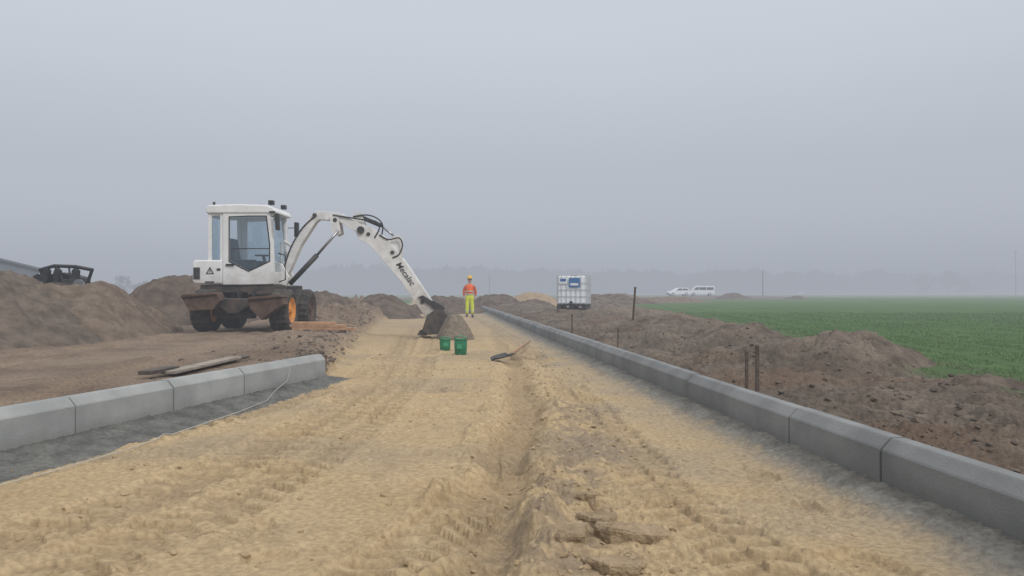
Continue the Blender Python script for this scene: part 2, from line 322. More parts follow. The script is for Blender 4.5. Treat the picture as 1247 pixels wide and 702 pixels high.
# ------------------------------------------------------------------ mesh helpers
ORG = {}
class MB:
    def __init__(s): s.v = []; s.f = []
    def add(s, v, f):
        o = len(s.v); s.v += [tuple(p) for p in v]; s.f += [tuple(i+o for i in q) for q in f]; return s
    def box(s, x0, x1, y0, y1, z0, z1):
        v = [(x0,y0,z0),(x1,y0,z0),(x1,y1,z0),(x0,y1,z0),(x0,y0,z1),(x1,y0,z1),(x1,y1,z1),(x0,y1,z1)]
        return s.add(v, [(0,3,2,1),(4,5,6,7),(0,1,5,4),(1,2,6,5),(2,3,7,6),(3,0,4,7)])
    def hexa(s, v): return s.add(v, [(0,3,2,1),(4,5,6,7),(0,1,5,4),(1,2,6,5),(2,3,7,6),(3,0,4,7)])
    def prism(s, pts, y0, y1):   # pts (x,z)
        n = len(pts); v = [(x,y0,z) for x,z in pts]+[(x,y1,z) for x,z in pts]
        f = [tuple(range(n)), tuple(range(2*n-1, n-1, -1))]+[(i, i+n, (i+1)%n+n, (i+1)%n) for i in range(n)]
        return s.add(v, f)
    def ring(s, o, i, y0, y1):
        n = len(o); v = [(x,y0,z) for x,z in o]+[(x,y0,z) for x,z in i]+[(x,y1,z) for x,z in o]+[(x,y1,z) for x,z in i]
        f = []
        for k in range(n):
            j = (k+1)%n
            f += [(k,j,n+j,n+k),(2*n+k,3*n+k,3*n+j,2*n+j),(k,2*n+k,2*n+j,j),(n+k,n+j,3*n+j,3*n+k)]
        return s.add(v, f)
    def tube(s, pts, r, n=8):
        pts = [Vector(p) for p in pts]; rr = r if isinstance(r, (list, tuple)) else [r]*len(pts)
        v = []; f = []
        up = Vector((0,0,1))
        for i, p in enumerate(pts):
            d = (pts[min(i+1, len(pts)-1)]-pts[max(i-1, 0)]).normalized()
            a = d.cross(up)
            if a.length < .05: a = d.cross(Vector((0,1,0)))
            a.normalize(); b = d.cross(a)
            for k in range(n):
                t = 2*math.pi*k/n; v.append(p+(a*math.cos(t)+b*math.sin(t))*rr[i])
        for i in range(len(pts)-1):
            for k in range(n): j = (k+1)%n; f.append((i*n+k, i*n+j, (i+1)*n+j, (i+1)*n+k))
        f.append(tuple(range(n-1,-1,-1))); f.append(tuple((len(pts)-1)*n+k for k in range(n)))
        return s.add(v, f)
    def lathe(s, prof, c, axis='z', n=24, lug=None, caps=True):
        v = []; f = []; m = len(prof)
        for k in range(n):
            t = 2*math.pi*k/n
            for (r, a) in prof:
                if lug and r > lug[0] and k % 2: r = r-lug[1]
                if axis == 'z': v.append((c[0]+r*math.cos(t), c[1]+r*math.sin(t), c[2]+a))
                elif axis == 'x': v.append((c[0]+a, c[1]+r*math.cos(t), c[2]+r*math.sin(t)))
                else: v.append((c[0]+r*math.cos(t), c[1]+a, c[2]+r*math.sin(t)))
        for k in range(n):
            j = (k+1)%n
            for i in range(m-1): f.append((k*m+i, j*m+i, j*m+i+1, k*m+i+1))
        if caps:
            f.append(tuple(k*m for k in range(n-1,-1,-1))); f.append(tuple(k*m+m-1 for k in range(n)))
        return s.add(v, f)
    def build(s, name, m, parent=None, bevel=0, smooth=False, loc=None):
        if parent is not None: o_ = ORG[parent.name]
        elif loc is not None: o_ = Vector(loc)
        else:
            a = np.array(s.v); o_ = Vector(((a[:,0].min()+a[:,0].max())/2, (a[:,1].min()+a[:,1].max())/2, a[:,2].min()))
        me = bpy.data.meshes.new(name); me.from_pydata([tuple(Vector(p)-o_) for p in s.v], [], s.f)
        bm = bmesh.new(); bm.from_mesh(me); bmesh.ops.recalc_face_normals(bm, faces=bm.faces); bm.to_mesh(me); bm.free()
        me.materials.append(m)
        if smooth: me.polygons.foreach_set('use_smooth', [True]*len(me.polygons))
        ob = bpy.data.objects.new(name, me); C.objects.link(ob); ORG[ob.name] = o_
        if parent is not None: ob.parent = parent
        else: ob.location = o_
        if bevel:
            b = ob.modifiers.new('bevel', 'BEVEL'); b.width = bevel; b.segments = 2; b.limit_method = 'ANGLE'; b.angle_limit = math.radians(35)
        return ob
def thing(name, label, cat, loc=(0,0,0), group=None, local=False):
    o = bpy.data.objects.new(name, None); C.objects.link(o); o.location = loc; o.empty_display_size = .2
    ORG[o.name] = Vector((0,0,0)) if local else Vector(loc)
    o['label'] = label; o['category'] = cat
    if group: o['group'] = group
    return o
def tag(o, label, cat, group=None):
    o['label'] = label; o['category'] = cat
    if group: o['group'] = group
    return o

# ------------------------------------------------------------------ terrain mesh
th_d = np.radians(np.linspace(-42, 42, 960)); th_c = np.radians(np.linspace(48, 312, 40))
th = np.concatenate([th_d, th_c])
rs = np.concatenate([np.array([.05,.4,.8,1.2,1.6]), 2.0*np.exp(np.arange(0, 3.4, .0052)), ])
rs = np.concatenate([rs, rs[-1]*np.exp(np.arange(1, 95)*.036)])
R, T = np.meshgrid(rs, th, indexing='ij')
X = R*np.sin(T); Y = R*np.cos(T)
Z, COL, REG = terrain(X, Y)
nr, ntth = X.shape
V = np.stack([X, Y, Z], -1).reshape(-1, 3); REGf = REG.reshape(-1)
i0 = (np.arange(nr-1)[:, None]*ntth+np.arange(ntth)[None, :]); i1 = (np.arange(nr-1)[:, None]*ntth+(np.arange(ntth)+1)%ntth)
quads = np.stack([i0, i0+ntth, i1+ntth, i1], -1).reshape(-1, 4)[:, ::-1]
fr = REGf[quads[:, 0]]
def submesh(name, sel):
    q = quads[sel]; u, inv = np.unique(q, return_inverse=True); q2 = inv.reshape(q.shape)
    me = bpy.data.meshes.new(name)
    me.vertices.add(len(u)); me.vertices.foreach_set('co', V[u].astype(np.float32).ravel())
    me.loops.add(q2.size); me.loops.foreach_set('vertex_index', q2.ravel().astype(np.int32))
    me.polygons.add(len(q2)); me.polygons.foreach_set('loop_start', np.arange(0, q2.size, 4, dtype=np.int32))
    me.polygons.foreach_set('use_smooth', np.ones(len(q2), bool))
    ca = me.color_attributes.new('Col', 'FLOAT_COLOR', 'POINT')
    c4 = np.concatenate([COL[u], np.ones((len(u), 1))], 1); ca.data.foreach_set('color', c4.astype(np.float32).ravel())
    me.update(calc_edges=True); me.validate(); me.materials.append(M['ground'])
    o = bpy.data.objects.new(name, me); C.objects.link(o); o['kind'] = 'structure'; return o
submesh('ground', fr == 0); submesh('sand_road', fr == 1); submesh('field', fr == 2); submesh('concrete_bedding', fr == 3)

# ------------------------------------------------------------------ kerb stones
def kerb_mesh(Ln, m, side, zb=-.1):
    prof = [(0,zb),(0,.236),(.006,.246),(.050,.292),(.060,.30),(.13,.30),(.13,zb)]
    b = MB(); n = len(prof); K = 5
    v = []; f = []
    for k in range(K+1):
        for (u, z) in prof: v.append((u*side, Ln*k/K, z))
    for k in range(K):
        for i in range(n): j = (i+1)%n; f.append((k*n+i, k*n+j, (k+1)*n+j, (k+1)*n+i))
    f.append(tuple(range(n))); f.append(tuple(K*n+i for i in range(n-1,-1,-1)))
    b.add(v, f); return b
first = None
ordn = ['nearest', 'second nearest', 'third nearest', 'fourth nearest', 'fifth nearest', 'sixth nearest']
ang = math.atan(.0903); LEN = 1.055; s0 = 4.02-LEN*3
N = 46
rnd = random.Random(8)
for i in range(N):
    y = s0+i*LEN*math.cos(ang)
    if first is None:
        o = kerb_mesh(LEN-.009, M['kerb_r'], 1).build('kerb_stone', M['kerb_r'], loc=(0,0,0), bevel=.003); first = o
    else:
        o = first.copy(); C.objects.link(o)
    o.location = (XR(y)+rnd.uniform(-.006,.006), y, rnd.uniform(-.005,.005))
    o.rotation_euler = (rnd.uniform(-.003,.003), 0, ang+rnd.uniform(-.004,.004))
    k = i-1
    if k < 0: lab = 'concrete kerb stone of the right row, mostly cut off by the right picture edge'
    elif k < 6: lab = '%s fully visible grey concrete kerb stone in the long right row' % ordn[k]
    else: lab = 'far grey concrete kerb stone in the right row, beyond the sixth nearest'
    tag(o, lab, 'kerb stone', 'kerb stones in the right row')
angL = -math.atan(.2262)
ys = [9.30, 7.60, 6.56, 5.50, 4.46, 3.42, 2.38]
labs = ['long end kerb stone of the left row, with the pale twine looped on it', 'second kerb stone from the free end of the left row', 'third kerb stone from the free end of the left row',
        'fourth kerb stone of the left row, cut by the left picture edge', 'kerb stone of the left row just past the left picture edge', 'kerb stone at the camera end of the left row']
sh = None
for k in range(6):
    y1, y0 = ys[k], ys[k+1]; ln = (y1-y0)/math.cos(angL)-.010
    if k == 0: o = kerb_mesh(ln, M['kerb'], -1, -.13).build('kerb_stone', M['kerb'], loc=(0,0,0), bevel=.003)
    elif sh is None: o = kerb_mesh(ln, M['kerb'], -1, -.13).build('kerb_stone', M['kerb'], loc=(0,0,0), bevel=.003); sh = o
    else: o = sh.copy(); C.objects.link(o)
    o.location = (XLK(y0)+rnd.uniform(-.006,.006), y0, .01+rnd.uniform(-.005,.005)); o.rotation_euler = (0, 0, angL+rnd.uniform(-.005,.005))
    tag(o, labs[k], 'kerb stone', 'kerb stones in the left row')

# ------------------------------------------------------------------ heaps
def heap(label, x, y, rx, ry, h, m, seed, res=90, rot=0, z0=.12, rough=1.0, flat=1.0):
    u = np.linspace(-1.12, 1.12, res); U, W = np.meshgrid(u, u, indexing='xy')
    A = np.arctan2(W, U); rr = np.hypot(U, W)*(1+.16*perlin(np.cos(A)*1.3+seed, np.sin(A)*1.3, seed))
    p = np.clip(1-rr, 0, 1); prof = 1-(1-p)**(1.25*flat); prof = prof*(1-.18*np.exp(-(rr/.16)**2))
    lx = U*rx; ly = W*ry
    nz = (.16*fbm(lx*.9+seed, ly*.9, 3, seed+1)*h+.17*(billow(lx*2.3, ly*2.3+seed, 5, seed+2, .64)-.28)*min(h,1.2)+.045*(billow(lx*9, ly*9+seed, 3, seed+5,.6)-.28))*rough
    Zh = h*prof+nz*np.clip(p*4, 0, 1)-.12*np.clip(rr-.9, 0, 1)*5
    c, s_ = math.cos(rot), math.sin(rot)
    v = np.stack([lx*c-ly*s_, lx*s_+ly*c, Zh], -1).reshape(-1, 3)
    f = []
    keep = rr < 1.12
    for i in range(res-1):
        for j in range(res-1):
            if keep[i, j] or keep[i+1, j+1]: f.append((i*res+j, i*res+j+1, (i+1)*res+j+1, (i+1)*res+j))
    me = bpy.data.meshes.new('earth_heap'); me.from_pydata(v.tolist(), [], f); me.materials.append(m)
    me.polygons.foreach_set('use_smooth', [True]*len(me.polygons))
    bm = bmesh.new(); bm.from_mesh(me); bmesh.ops.delete(bm, geom=[w for w in bm.verts if not w.link_faces], context='VERTS'); bm.to_mesh(me); bm.free()
    o = bpy.data.objects.new('earth_heap', me); C.objects.link(o); o.location = (x, y, z0)
    tag(o, label, 'heap'); return o
heap('big grey-brown earth heap cut off by the left picture edge', -10.2, 14.2, 3.2, 4.4, 1.50, M['soil_grey'], 11, 260, z0=.12, flat=1.05)
heap('tan earth heap between the big left heap and the dark heap', -8.75, 15.6, 1.75, 3.2, 1.28, M['soil_tan'], 25, 200, z0=.12, flat=1.0)
heap('dark brown earth heap behind and left of the excavator', -9.55, 22.5, 2.1, 2.6, 1.62, M['soil_brown'], 31, 150, flat=1.15)
heap('irregular brown heap seen under the excavator boom', -7.3, 30, 2.1, 1.8, 1.10, M['soil_brown'], 42, 110, rough=1.4)
heap('brown heap seen just left of the excavator stick', -5.5, 32.5, 1.7, 1.8, 1.02, M['soil_brown'], 47, 110, rough=1.4)
heap('low brown heap left of the worker', -3.4, 40, 2.2, 1.7, .85, M['soil_brown'], 52, 90, rough=1.4)
heap('low brown heap just right of the worker', -.9, 46, 2.4, 1.8, .95, M['soil_brown'], 56, 90, rough=1.4)
heap('pale sandy heap right of the worker at the end of the right kerb', 1.35, 50, 2.4, 2.0, 1.12, M['soil_sand'], 61, 80)
heap('low lumpy earth heap left of the caged tank', .9, 34, 1.6, 2.6, .68, M['soil_grey'], 66, 100, rough=1.4)
heap('wide low brown heap right of the caged tank', 7.2, 58, 4.6, 2.0, .95, M['soil_brown'], 71, 80, rough=1.3)
heap('brown heap behind the berm in front of the white car', 13, 64, 4.0, 2.0, .70, M['soil_tan'], 74, 70, rough=1.3)
heap('small grey heap behind the caged tank on its right side', 4.9, 44, 2.0, 1.8, .8, M['soil_grey'], 171, 70, rough=1.3)
heap('tan heap farther behind the caged tank, toward the parked car', 11.2, 82, 4.0, 2.2, 1.0, M['soil_tan'], 176, 60, rough=1.3)
heap('small dark heap in the field right of the white van', 28.6, 100, 2.8, 2.0, 1.05, M['soil_brown'], 81, 50)
heap('tiny low heap in the field farthest right', 36.8, 100, 2.0, 1.5, .65, M['soil_brown'], 84, 40)
heap('long low brown bank behind the left earth heaps', -15, 34, 6, 3, .9, M['soil_brown'], 87, 70)
heap('tall rough mound on the berm nearest the green field', 3.85, 8.9, 1.15, .9, .54, M['berm'], 141, 170, z0=.12, rough=1.25)
heap('second rough mound on the berm, farther along behind the near stakes', 3.6, 12.1, 1.2, 1.0, .50, M['berm'], 147, 140, z0=.14, rough=1.3)
heap('third rough mound on the berm, below the tall leaning stake', 3.2, 16.2, 1.3, 1.4, .47, M['berm'], 151, 130, z0=.16, rough=1.3)
heap('low rough mound on the berm close behind the right kerb', 2.85, 9.8, .7, .75, .26, M['berm'], 157, 110, z0=.13, rough=1.3)
heap('low rough mound at the right picture edge by the field', 4.05, 6.7, .75, .5, .24, M['berm'], 163, 120, z0=.12, rough=1.2)
hb = heap('small pale grey-brown heap of bedding material beside the excavator bucket', PX(554,17.55), 17.55, .44, .42, .66, M['heapgrey'], 93, 80, z0=H(PX(554,17.55),17.55)-.02, rough=.6, flat=1.25); hb.name = 'gravel_heap'

# ------------------------------------------------------------------ clods
t_ = (1+5**.5)/2
ICO = np.array([(-1,t_,0),(1,t_,0),(-1,-t_,0),(1,-t_,0),(0,-1,t_),(0,1,t_),(0,-1,-t_),(0,1,-t_),(t_,0,-1),(t_,0,1),(-t_,0,-1),(-t_,0,1)])/1.9
ICF = np.array([(0,11,5),(0,5,1),(0,1,7),(0,7,10),(0,10,11),(1,5,9),(5,11,4),(11,10,2),(10,7,6),(7,1,8),(3,9,4),(3,4,2),(3,2,6),(3,6,8),(3,8,9),(4,9,5),(2,4,11),(6,2,10),(8,6,7),(9,8,1)])
def clods(name, label, cat, xs, ys_, sz, m, seed):
    r = np.random.RandomState(seed); n = len(xs)
    z, _, _ = terrain(xs.reshape(-1, 1), ys_.reshape(-1, 1)); z = z[:, 0]
    v = ICO[None]*(1+r.uniform(-.35,.35,(n,12,1)))*sz[:, None, None]*np.stack([r.uniform(.7,1.4,n), r.uniform(.7,1.4,n), r.uniform(.5,.9,n)], -1)[:, None, :]
    a = r.uniform(0, 6.28, n); c, s_ = np.cos(a)[:, None], np.sin(a)[:, None]
    v = np.stack([v[..., 0]*c-v[..., 1]*s_, v[..., 0]*s_+v[..., 1]*c, v[..., 2]], -1)
    v += np.stack([xs, ys_, z+sz*.1], -1)[:, None, :]
    f = (ICF[None]+(np.arange(n)*12)[:, None, None]).reshape(-1, 3)
    me = bpy.data.meshes.new(name); me.from_pydata(v.reshape(-1, 3).tolist(), [], f.tolist()); me.materials.append(m)
    o = bpy.data.objects.new(name, me); C.objects.link(o); o['kind'] = 'stuff'; tag(o, label, cat); return o
r = np.random.RandomState(5)
n = 4500
yy = 3.5+22*r.uniform(0, 1, n)**1.8; xx = XR(yy)+.2+r.uniform(0, 1, n)*(XF(yy)-XR(yy)-.3)
clods('soil_clods', 'loose brown soil clods strewn over the berm right of the kerb', 'soil clods', xx, yy, .003+.026*r.uniform(0,1,n)**4, M['berm'], 1)
yy = 9.6+16*r.uniform(0, 1, 1200)**1.4; xx = XL(yy)-.05-np.abs(r.normal(0, .6, 1200))
clods('soil_crumbs', 'loose soil crumbs along the left edge of the sand road', 'soil clods', xx, yy, .01+.035*r.uniform(0,1,1200)**3, M['soil_clod'], 2)
n = 4200
yy = 2.6+11*r.uniform(0, 1, n)**1.6; xx = XR(yy)-.4-r.uniform(0, 1, n)*(XR(yy)-.8-XL(yy))
k_ = r.uniform(0,1,n) < .45; xx[k_] = np.clip(.35+r.normal(0, .28, k_.sum()), -2, 1.2)
clods('sand_crumbs', 'loose crumbs of sand scattered on the road bed', 'sand crumbs', xx, yy, .002+.018*r.uniform(0,1,n)**5, M['sand_clod'], 3)

# packed sand slabs
def slab(label, px, py, sx, sy, sz, rot, seed, tilt=0):
    Y_ = F*HC/(py-HOR); X_ = PX(px, Y_); rr = random.Random(seed)
    n = 9; v = []; f = []
    rad = [rr.uniform(.55, 1.2) for _ in range(n)]
    for lev, (sc, z) in enumerate([(1.0,-1.4),(1.03,.6),(.96,.97),(.5,1.0)]):
        for k in range(n):
            a = 2*math.pi*k/n; q = rad[k]*sc*rr.uniform(.96,1.04)
            x0, y0 = q*math.cos(a)*sx, q*math.sin(a)*sy
            v.append((x0*math.cos(rot)-y0*math.sin(rot), x0*math.sin(rot)+y0*math.cos(rot), z*sz+tilt*x0-.12*y0*(1 if z > 0 else 0)+rr.uniform(-.10,.10)*sz))
    for l in range(3):
        for k in range(n): j = (k+1)%n; f.append((l*n+k, l*n+j, (l+1)*n+j, (l+1)*n+k))
    f.append(tuple(range(n-1,-1,-1))); f.append(tuple(3*n+k for k in range(n)))
    b = MB().add(v, f); o = b.build('sand_clod', M['sandslab'], loc=(0,0,0), smooth=False)
    hs_ = sorted(H(X_+dx*sx*.7, Y_+dy_*sy*.7) for dx in (-1,0,1) for dy_ in (-1,0,1))
    o.location = (X_, Y_, hs_[5])
    sb = o.modifiers.new('s', 'SUBSURF'); sb.subdivision_type = 'SIMPLE'; sb.levels = 4; sb.render_levels = 4
    tx = bpy.data.textures.new('cl', 'CLOUDS'); tx.noise_scale = .05; tx.noise_depth = 4
    dm = o.modifiers.new('d', 'DISPLACE'); dm.texture = tx; dm.strength = .035; dm.texture_coords = 'LOCAL'
    tag(o, label, 'sand clod')
slab('flat packed sand slab at bottom centre, leftmost of the near slabs', 690, 658, .14, .12, .034, .3, 1, .02)
slab('large flat packed sand slab at bottom centre right', 768, 654, .15, .11, .042, -.25, 2, -.05)
slab('small sand clod above the two flat slabs', 716, 614, .06, .06, .034, .3, 3)
slab('low sand slab between the rut and the flat slabs', 730, 636, .11, .10, .034, .5, 14, .06)
slab('broken sand slab at the bottom edge below the two flat slabs', 745, 688, .12, .08, .028, -.5, 6, .03)

# ------------------------------------------------------------------ grass blades
n = 110000; r = np.random.RandomState(9)
yy = 5.5+26*r.uniform(0, 1, n)**1.3; xx = XF(yy)-.1+r.uniform(0, 1, n)**1.2*(.62*yy+4.2-XF(yy))
row = np.round(xx/.13)*.13; xx = row+r.normal(0, .04, n)
ok = (xx > XF(yy)-.1+.25*fbm(xx*1.5, yy*1.5, 2, 98)) & (fbm(xx*1.2, yy*1.2, 3, 97) > -.3) & (np.sin(2*math.pi*(xx-.12*yy)/1.1) < .75); xx = xx[ok]; yy = yy[ok]; n = len(xx)
z, _, _ = terrain(xx.reshape(-1, 1), yy.reshape(-1, 1)); z = z[:, 0]
a = r.uniform(0, 6.28, n); hgt = r.uniform(.008, .035, n); w = .0015+.0004*yy; ln_ = r.uniform(.0, .035, n)
b0 = np.stack([xx-np.cos(a)*w, yy-np.sin(a)*w, z-.01], -1); b1 = np.stack([xx+np.cos(a)*w, yy+np.sin(a)*w, z-.01], -1)
b2 = np.stack([xx+np.sin(a)*ln_, yy+np.cos(a)*ln_, z+hgt], -1)
v = np.stack([b0, b1, b2], 1).reshape(-1, 3); f = np.arange(3*n).reshape(-1, 3)
me = bpy.data.meshes.new('crop_grass'); me.from_pydata(v.tolist(), [], f.tolist()); me.materials.append(M['grass'])
o = bpy.data.objects.new('crop_grass', me); C.objects.link(o); o['kind'] = 'stuff'; tag(o, 'young green cereal crop growing on the field right of the berm', 'grass')

# ------------------------------------------------------------------ excavator
GZ = .19
ex = thing('excavator', 'white wheeled excavator with its arm reaching down to the sand road', 'excavator', (-6.0, 18.1, GZ))
Yn = 17.3
def q(lst, Yd=Yn): return [(PX(a, Yd), PZ(b, Yd)) for a, b in lst]
MB().box(-6.45,-5.35,16.75,19.0,.58,.93).box(-6.25,-5.55,16.5,16.8,.5,.85).build('chassis', M['chassis'], ex, bevel=.03)
WY = (17.0, 18.65)
for yv in WY: MB().tube([(-6.7,yv,.66),(-5.05,yv,.66)], .11, 12).box(-6.1,-5.75,yv-.2,yv+.2,.5,.82).build('axle', M['chassis'], ex, bevel=.01)
for sx, xc in ((-1,-6.72),(1,-5.03)):
    for yv in WY:
        rw = .475
        prof = [(.26,-.15),(.29,-.19),(.36,-.215),(.43,-.20),(.475,-.15),(.475,-.03),(.455,0),(.475,.03),(.475,.15),(.43,.20),(.36,.215),(.29,.19),(.26,.15)]
        wh = MB().lathe(prof, (xc,yv,GZ+rw), 'x', 44, lug=(.44,.022), caps=False).build('wheel', M['tyre'], ex)
        rp = [(.0,.19),(.07,.19),(.08,.15),(.17,.12),(.23,.15),(.27,.185),(.285,.19),(.275,.16),(.26,-.15),(.0,-.15)]
        MB().lathe([(a, b*sx) for a, b in rp], (xc,yv,GZ+rw), 'x', 24, caps=False).build('rim', M['orange_rim'] if yv < 18 else M['mud'], wh, smooth=False)
MB().prism(q([(224,362),(268,358),(271,366),(263,377),(234,379)],16.3), 16.15, 16.50).prism(q([(226,359),(266,356),(268,359),(224,363)],16.3), 16.1, 16.52).build('stabiliser_pad', M['mud'], ex, bevel=.015)
MB().prism(q([(304,365),(345,362),(349,371),(339,376),(321,390),(307,376)],16.3), 16.15, 16.50).prism(q([(306,362),(344,359),(347,362),(304,366)],16.3), 16.1, 16.52).build('stabiliser_pad', M['mud'], ex, bevel=.015)
MB().prism(q([(266,363),(306,365),(306,372),(290,382),(278,382),(266,372)],16.4), 16.35, 16.75).build('cross_beam', M['chassis'], ex, bevel=.02)
for a in (240, 330): MB().tube([P(a,378,16.5), (PX(a,17)+.1,16.9,.75)], .05, 10).build('stabiliser_cylinder', M['chassis'], ex)
MB().lathe([(.0,.9),(.55,.9),(.58,.96),(.58,1.04),(.0,1.06)], (-6.0,18.2,0), 'z', 32).build('slew_ring', M['dark'], ex)
MB().box(-7.0,-5.25,17.32,19.35,1.05,1.23).box(-5.9,-5.4,17.22,17.34,1.0,1.08).build('deck', M['chassis'], ex, bevel=.02)
hood = MB().prism(q([(235,319),(238,317),(271,317),(271,346),(238,346),(235,343)]), 17.26, 19.4).box(-6.8,-5.6,18.5,19.38,1.235,1.80).build('engine_hood', M['white'], ex, bevel=.03)
MB().box(-7.12,-6.98,17.245,17.262,1.36,1.62).build('vent_grille', M['dark'], hood)
tr = q([(251.5,334),(261.5,334),(256.5,325)]); ti = q([(253.4,333),(259.6,333),(256.5,327.2)])
MB().ring(tr, ti, 17.252, 17.262).prism(q([(255.9,332.3),(257.1,332.3),(256.9,328.6),(256.1,328.6)]), 17.253, 17.261).build('warning_triangle', M['black'], hood)
MB().box(-6.86,-6.66,17.248,17.262,1.28,1.31).build('latch', M['dark'], hood)
MB().box(-6.6,-6.52,17.248,17.262,1.55,1.6).build('latch', M['dark'], hood)
cabf = MB().box(-6.82,-6.5,17.32,18.43,1.234,1.78)
for yv in (17.3, 18.37):
    cabf.box(-6.82,-6.74,yv,yv+.08,1.78,2.9); cabf.box(-6.55,-6.465,yv,yv+.08,1.24,2.9); cabf.hexa([(-5.40,yv,1.24),(-5.32,yv,1.24),(-5.32,yv+.08,1.24),(-5.40,yv+.08,1.24),(-5.46,yv,2.9),(-5.38,yv,2.9),(-5.38,yv+.08,2.9),(-5.46,yv+.08,2.9)])
    cabf.box(-6.74,-6.55,yv+.01,yv+.07,2.78,2.9)
cabf.box(-5.41,-5.33,17.38,18.37,1.24,1.52); cabf.box(-6.82,-6.76,17.38,18.37,2.76,2.9); cabf.box(-6.48,-5.35,17.32,18.43,1.236,1.30)
cab = cabf.build('cab', M['white'], ex, bevel=.012)
rf = MB().prism(q([(251,258),(251,253),(254,250),(290,249),(325,250),(333,253),(336,257),(336,260),(251,260)]), 17.25, 18.5).build('cab_roof', M['white'], ex, bevel=.03)
MB().box(-5.42,-5.30,17.22,17.9,2.84,2.88).build('sun_visor', M['dark'], rf)
do = [(272,259),(302,259),(329,259),(333,300),(334,346),(300,347),(272,347),(272,300)]
di = [(280,265),(302,264),(324,264),(328,298),(328,318),(303,330),(280,318),(280,300)]
door = MB().ring(q(do), q(di), 17.275, 17.31).build('door', M['white'], ex, bevel=.008)
gsk = [(278.8,263.8),(302,262.8),(325.2,262.8),(329.4,298),(329.4,319),(303,331.5),(278.8,319),(278.8,300)]
MB().ring(q(gsk), q(di), 17.268, 17.28).build('window_seal', M['black'], door)
MB().prism(q(di), 17.290, 17.294).build('window', M['glass'], door)
MB().box(-6.40,-6.22,17.24,17.275,1.66,1.70).build('handle', M['black'], door)
MB().tube([P(281,303,17.28),P(328,303,17.28)], .012, 6).build('window_bar', M['black'], door)
MB().ring(q(do), q(di), 18.42, 18.45).build('side_panel', M['white'], ex, bevel=.008)
MB().prism(q(di), 18.43, 18.434).build('side_window', M['glass'], ex)
MB().box(-6.74,-6.55,17.335,17.34,1.79,2.78).build('rear_side_window', M['glass'], ex)
MB().add([(-5.372,17.38,1.52),(-5.372,18.37,1.52),(-5.42,18.37,2.88),(-5.42,17.38,2.88)], [(0,1,2,3)]).build('windscreen', M['glass'], ex)
MB().box(-6.785,-6.78,17.38,18.37,1.79,2.76).build('rear_window', M['glass'], ex)
MB().box(-6.4,-5.9,17.6,18.1,1.5,1.66).hexa([(-6.44,17.6,1.6),(-6.3,17.6,1.6),(-6.3,18.1,1.6),(-6.44,18.1,1.6),(-6.52,17.65,2.3),(-6.40,17.65,2.3),(-6.40,18.05,2.3),(-6.52,18.05,2.3)]).box(-6.35,-5.95,17.65,18.05,1.3,1.5).build('seat', M['black'], ex, bevel=.04)
MB().tube([(-5.6,17.85,1.3),(-5.75,17.85,1.9)], .035, 8).lathe([(.17,0),(.19,.015),(.17,.03)], (-5.76,17.85,1.9), 'z', 20).box(-6.2,-5.8,17.42,17.52,1.62,1.80).box(-6.2,-5.8,18.15,18.25,1.62,1.80).build('controls', M['black'], ex)
MB().tube([(-5.38,17.25,2.75),(-5.22,17.2,2.78)], .012, 6).hexa([(-5.26,17.14,2.45),(-5.18,17.16,2.45),(-5.18,17.26,2.45),(-5.26,17.26,2.45),(-5.28,17.14,2.82),(-5.20,17.16,2.82),(-5.20,17.26,2.82),(-5.28,17.26,2.82)]).build('mirror', M['black'], ex, bevel=.01)
MB().tube([(-5.36,18.45,2.6),(-5.2,18.6,2.62)], .012, 6).box(-5.24,-5.16,18.55,18.72,2.4,2.75).build('mirror', M['black'], ex, bevel=.01)
for xv, yv in ((-5.42,17.36),(-5.42,18.3)): MB().box(xv-.05,xv+.06,yv-.07,yv+.07,3.03,3.13).build('work_lamp', M['black'], ex, bevel=.01)
MB().tube([(-6.72,17.4,3.0),(-6.72,17.4,3.1)], .03, 8).build('rear_lamp', M['black'], ex)
MB().tube([(-5.28,17.5,1.3),(-5.14,17.5,1.35),(-5.14,17.5,1.9),(-5.3,17.5,1.95)], .018, 8).build('grab_rail', M['dark'], ex)
MB().box(-6.1,-5.7,17.1,17.3,.88,.91).box(-6.08,-6.05,17.1,17.3,.88,1.1).box(-5.75,-5.72,17.1,17.3,.88,1.1).build('step', M['dark'], ex)
Yb = 18.2; w2 = .12
bo = [(342,328),(361,291),(378,262),(385,257),(413,259),(447,277),(447,284),(441,287),(411,269),(388,267.5),(384,271),(366,299),(354,327),(348,338)]
boom = MB().prism(q(bo, Yb-w2), Yb-w2, Yb+w2).build('boom', M['boomwhite'], ex, bevel=.008)
def pin(px, py, rr_, half): return MB().lathe([(0,-half),(rr_,-half),(rr_,half),(0,half)], (PX(px,Yb), Yb, PZ(py,Yb)), 'y', 14)
pin(346,334,.08,.22).build('pivot_pin', M['dark'], boom); pin(441,281,.085,.21).build('pivot_pin', M['dark'], boom); pin(410,269,.05,.20).build('pivot_pin', M['dark'], boom); pin(385,263,.045,.18).build('pivot_pin', M['dark'], boom)
bb = MB().box(-5.6,-5.25,Yb-.2,Yb+.2,1.2,1.35).prism(q([(335,318),(347,322),(356,338),(352,350),(335,350)],Yb), Yb-.26, Yb-.17).prism(q([(335,318),(347,322),(356,338),(352,350),(335,350)],Yb), Yb+.17, Yb+.26).build('boom_bracket', M['boomwhite'], ex, bevel=.015)
for dy in (-.2, .2):
    cy = MB().tube([P(353,346,Yb+dy),P(386,311,Yb+dy)], .06, 12).build('lift_cylinder', M['boomwhite'] if dy > 0 else M['dark'], ex, smooth=True)
    MB().tube([P(386,311,Yb+dy),P(412,281,Yb+dy)], .032, 10).build('rod', M['chrome'], cy, smooth=True)
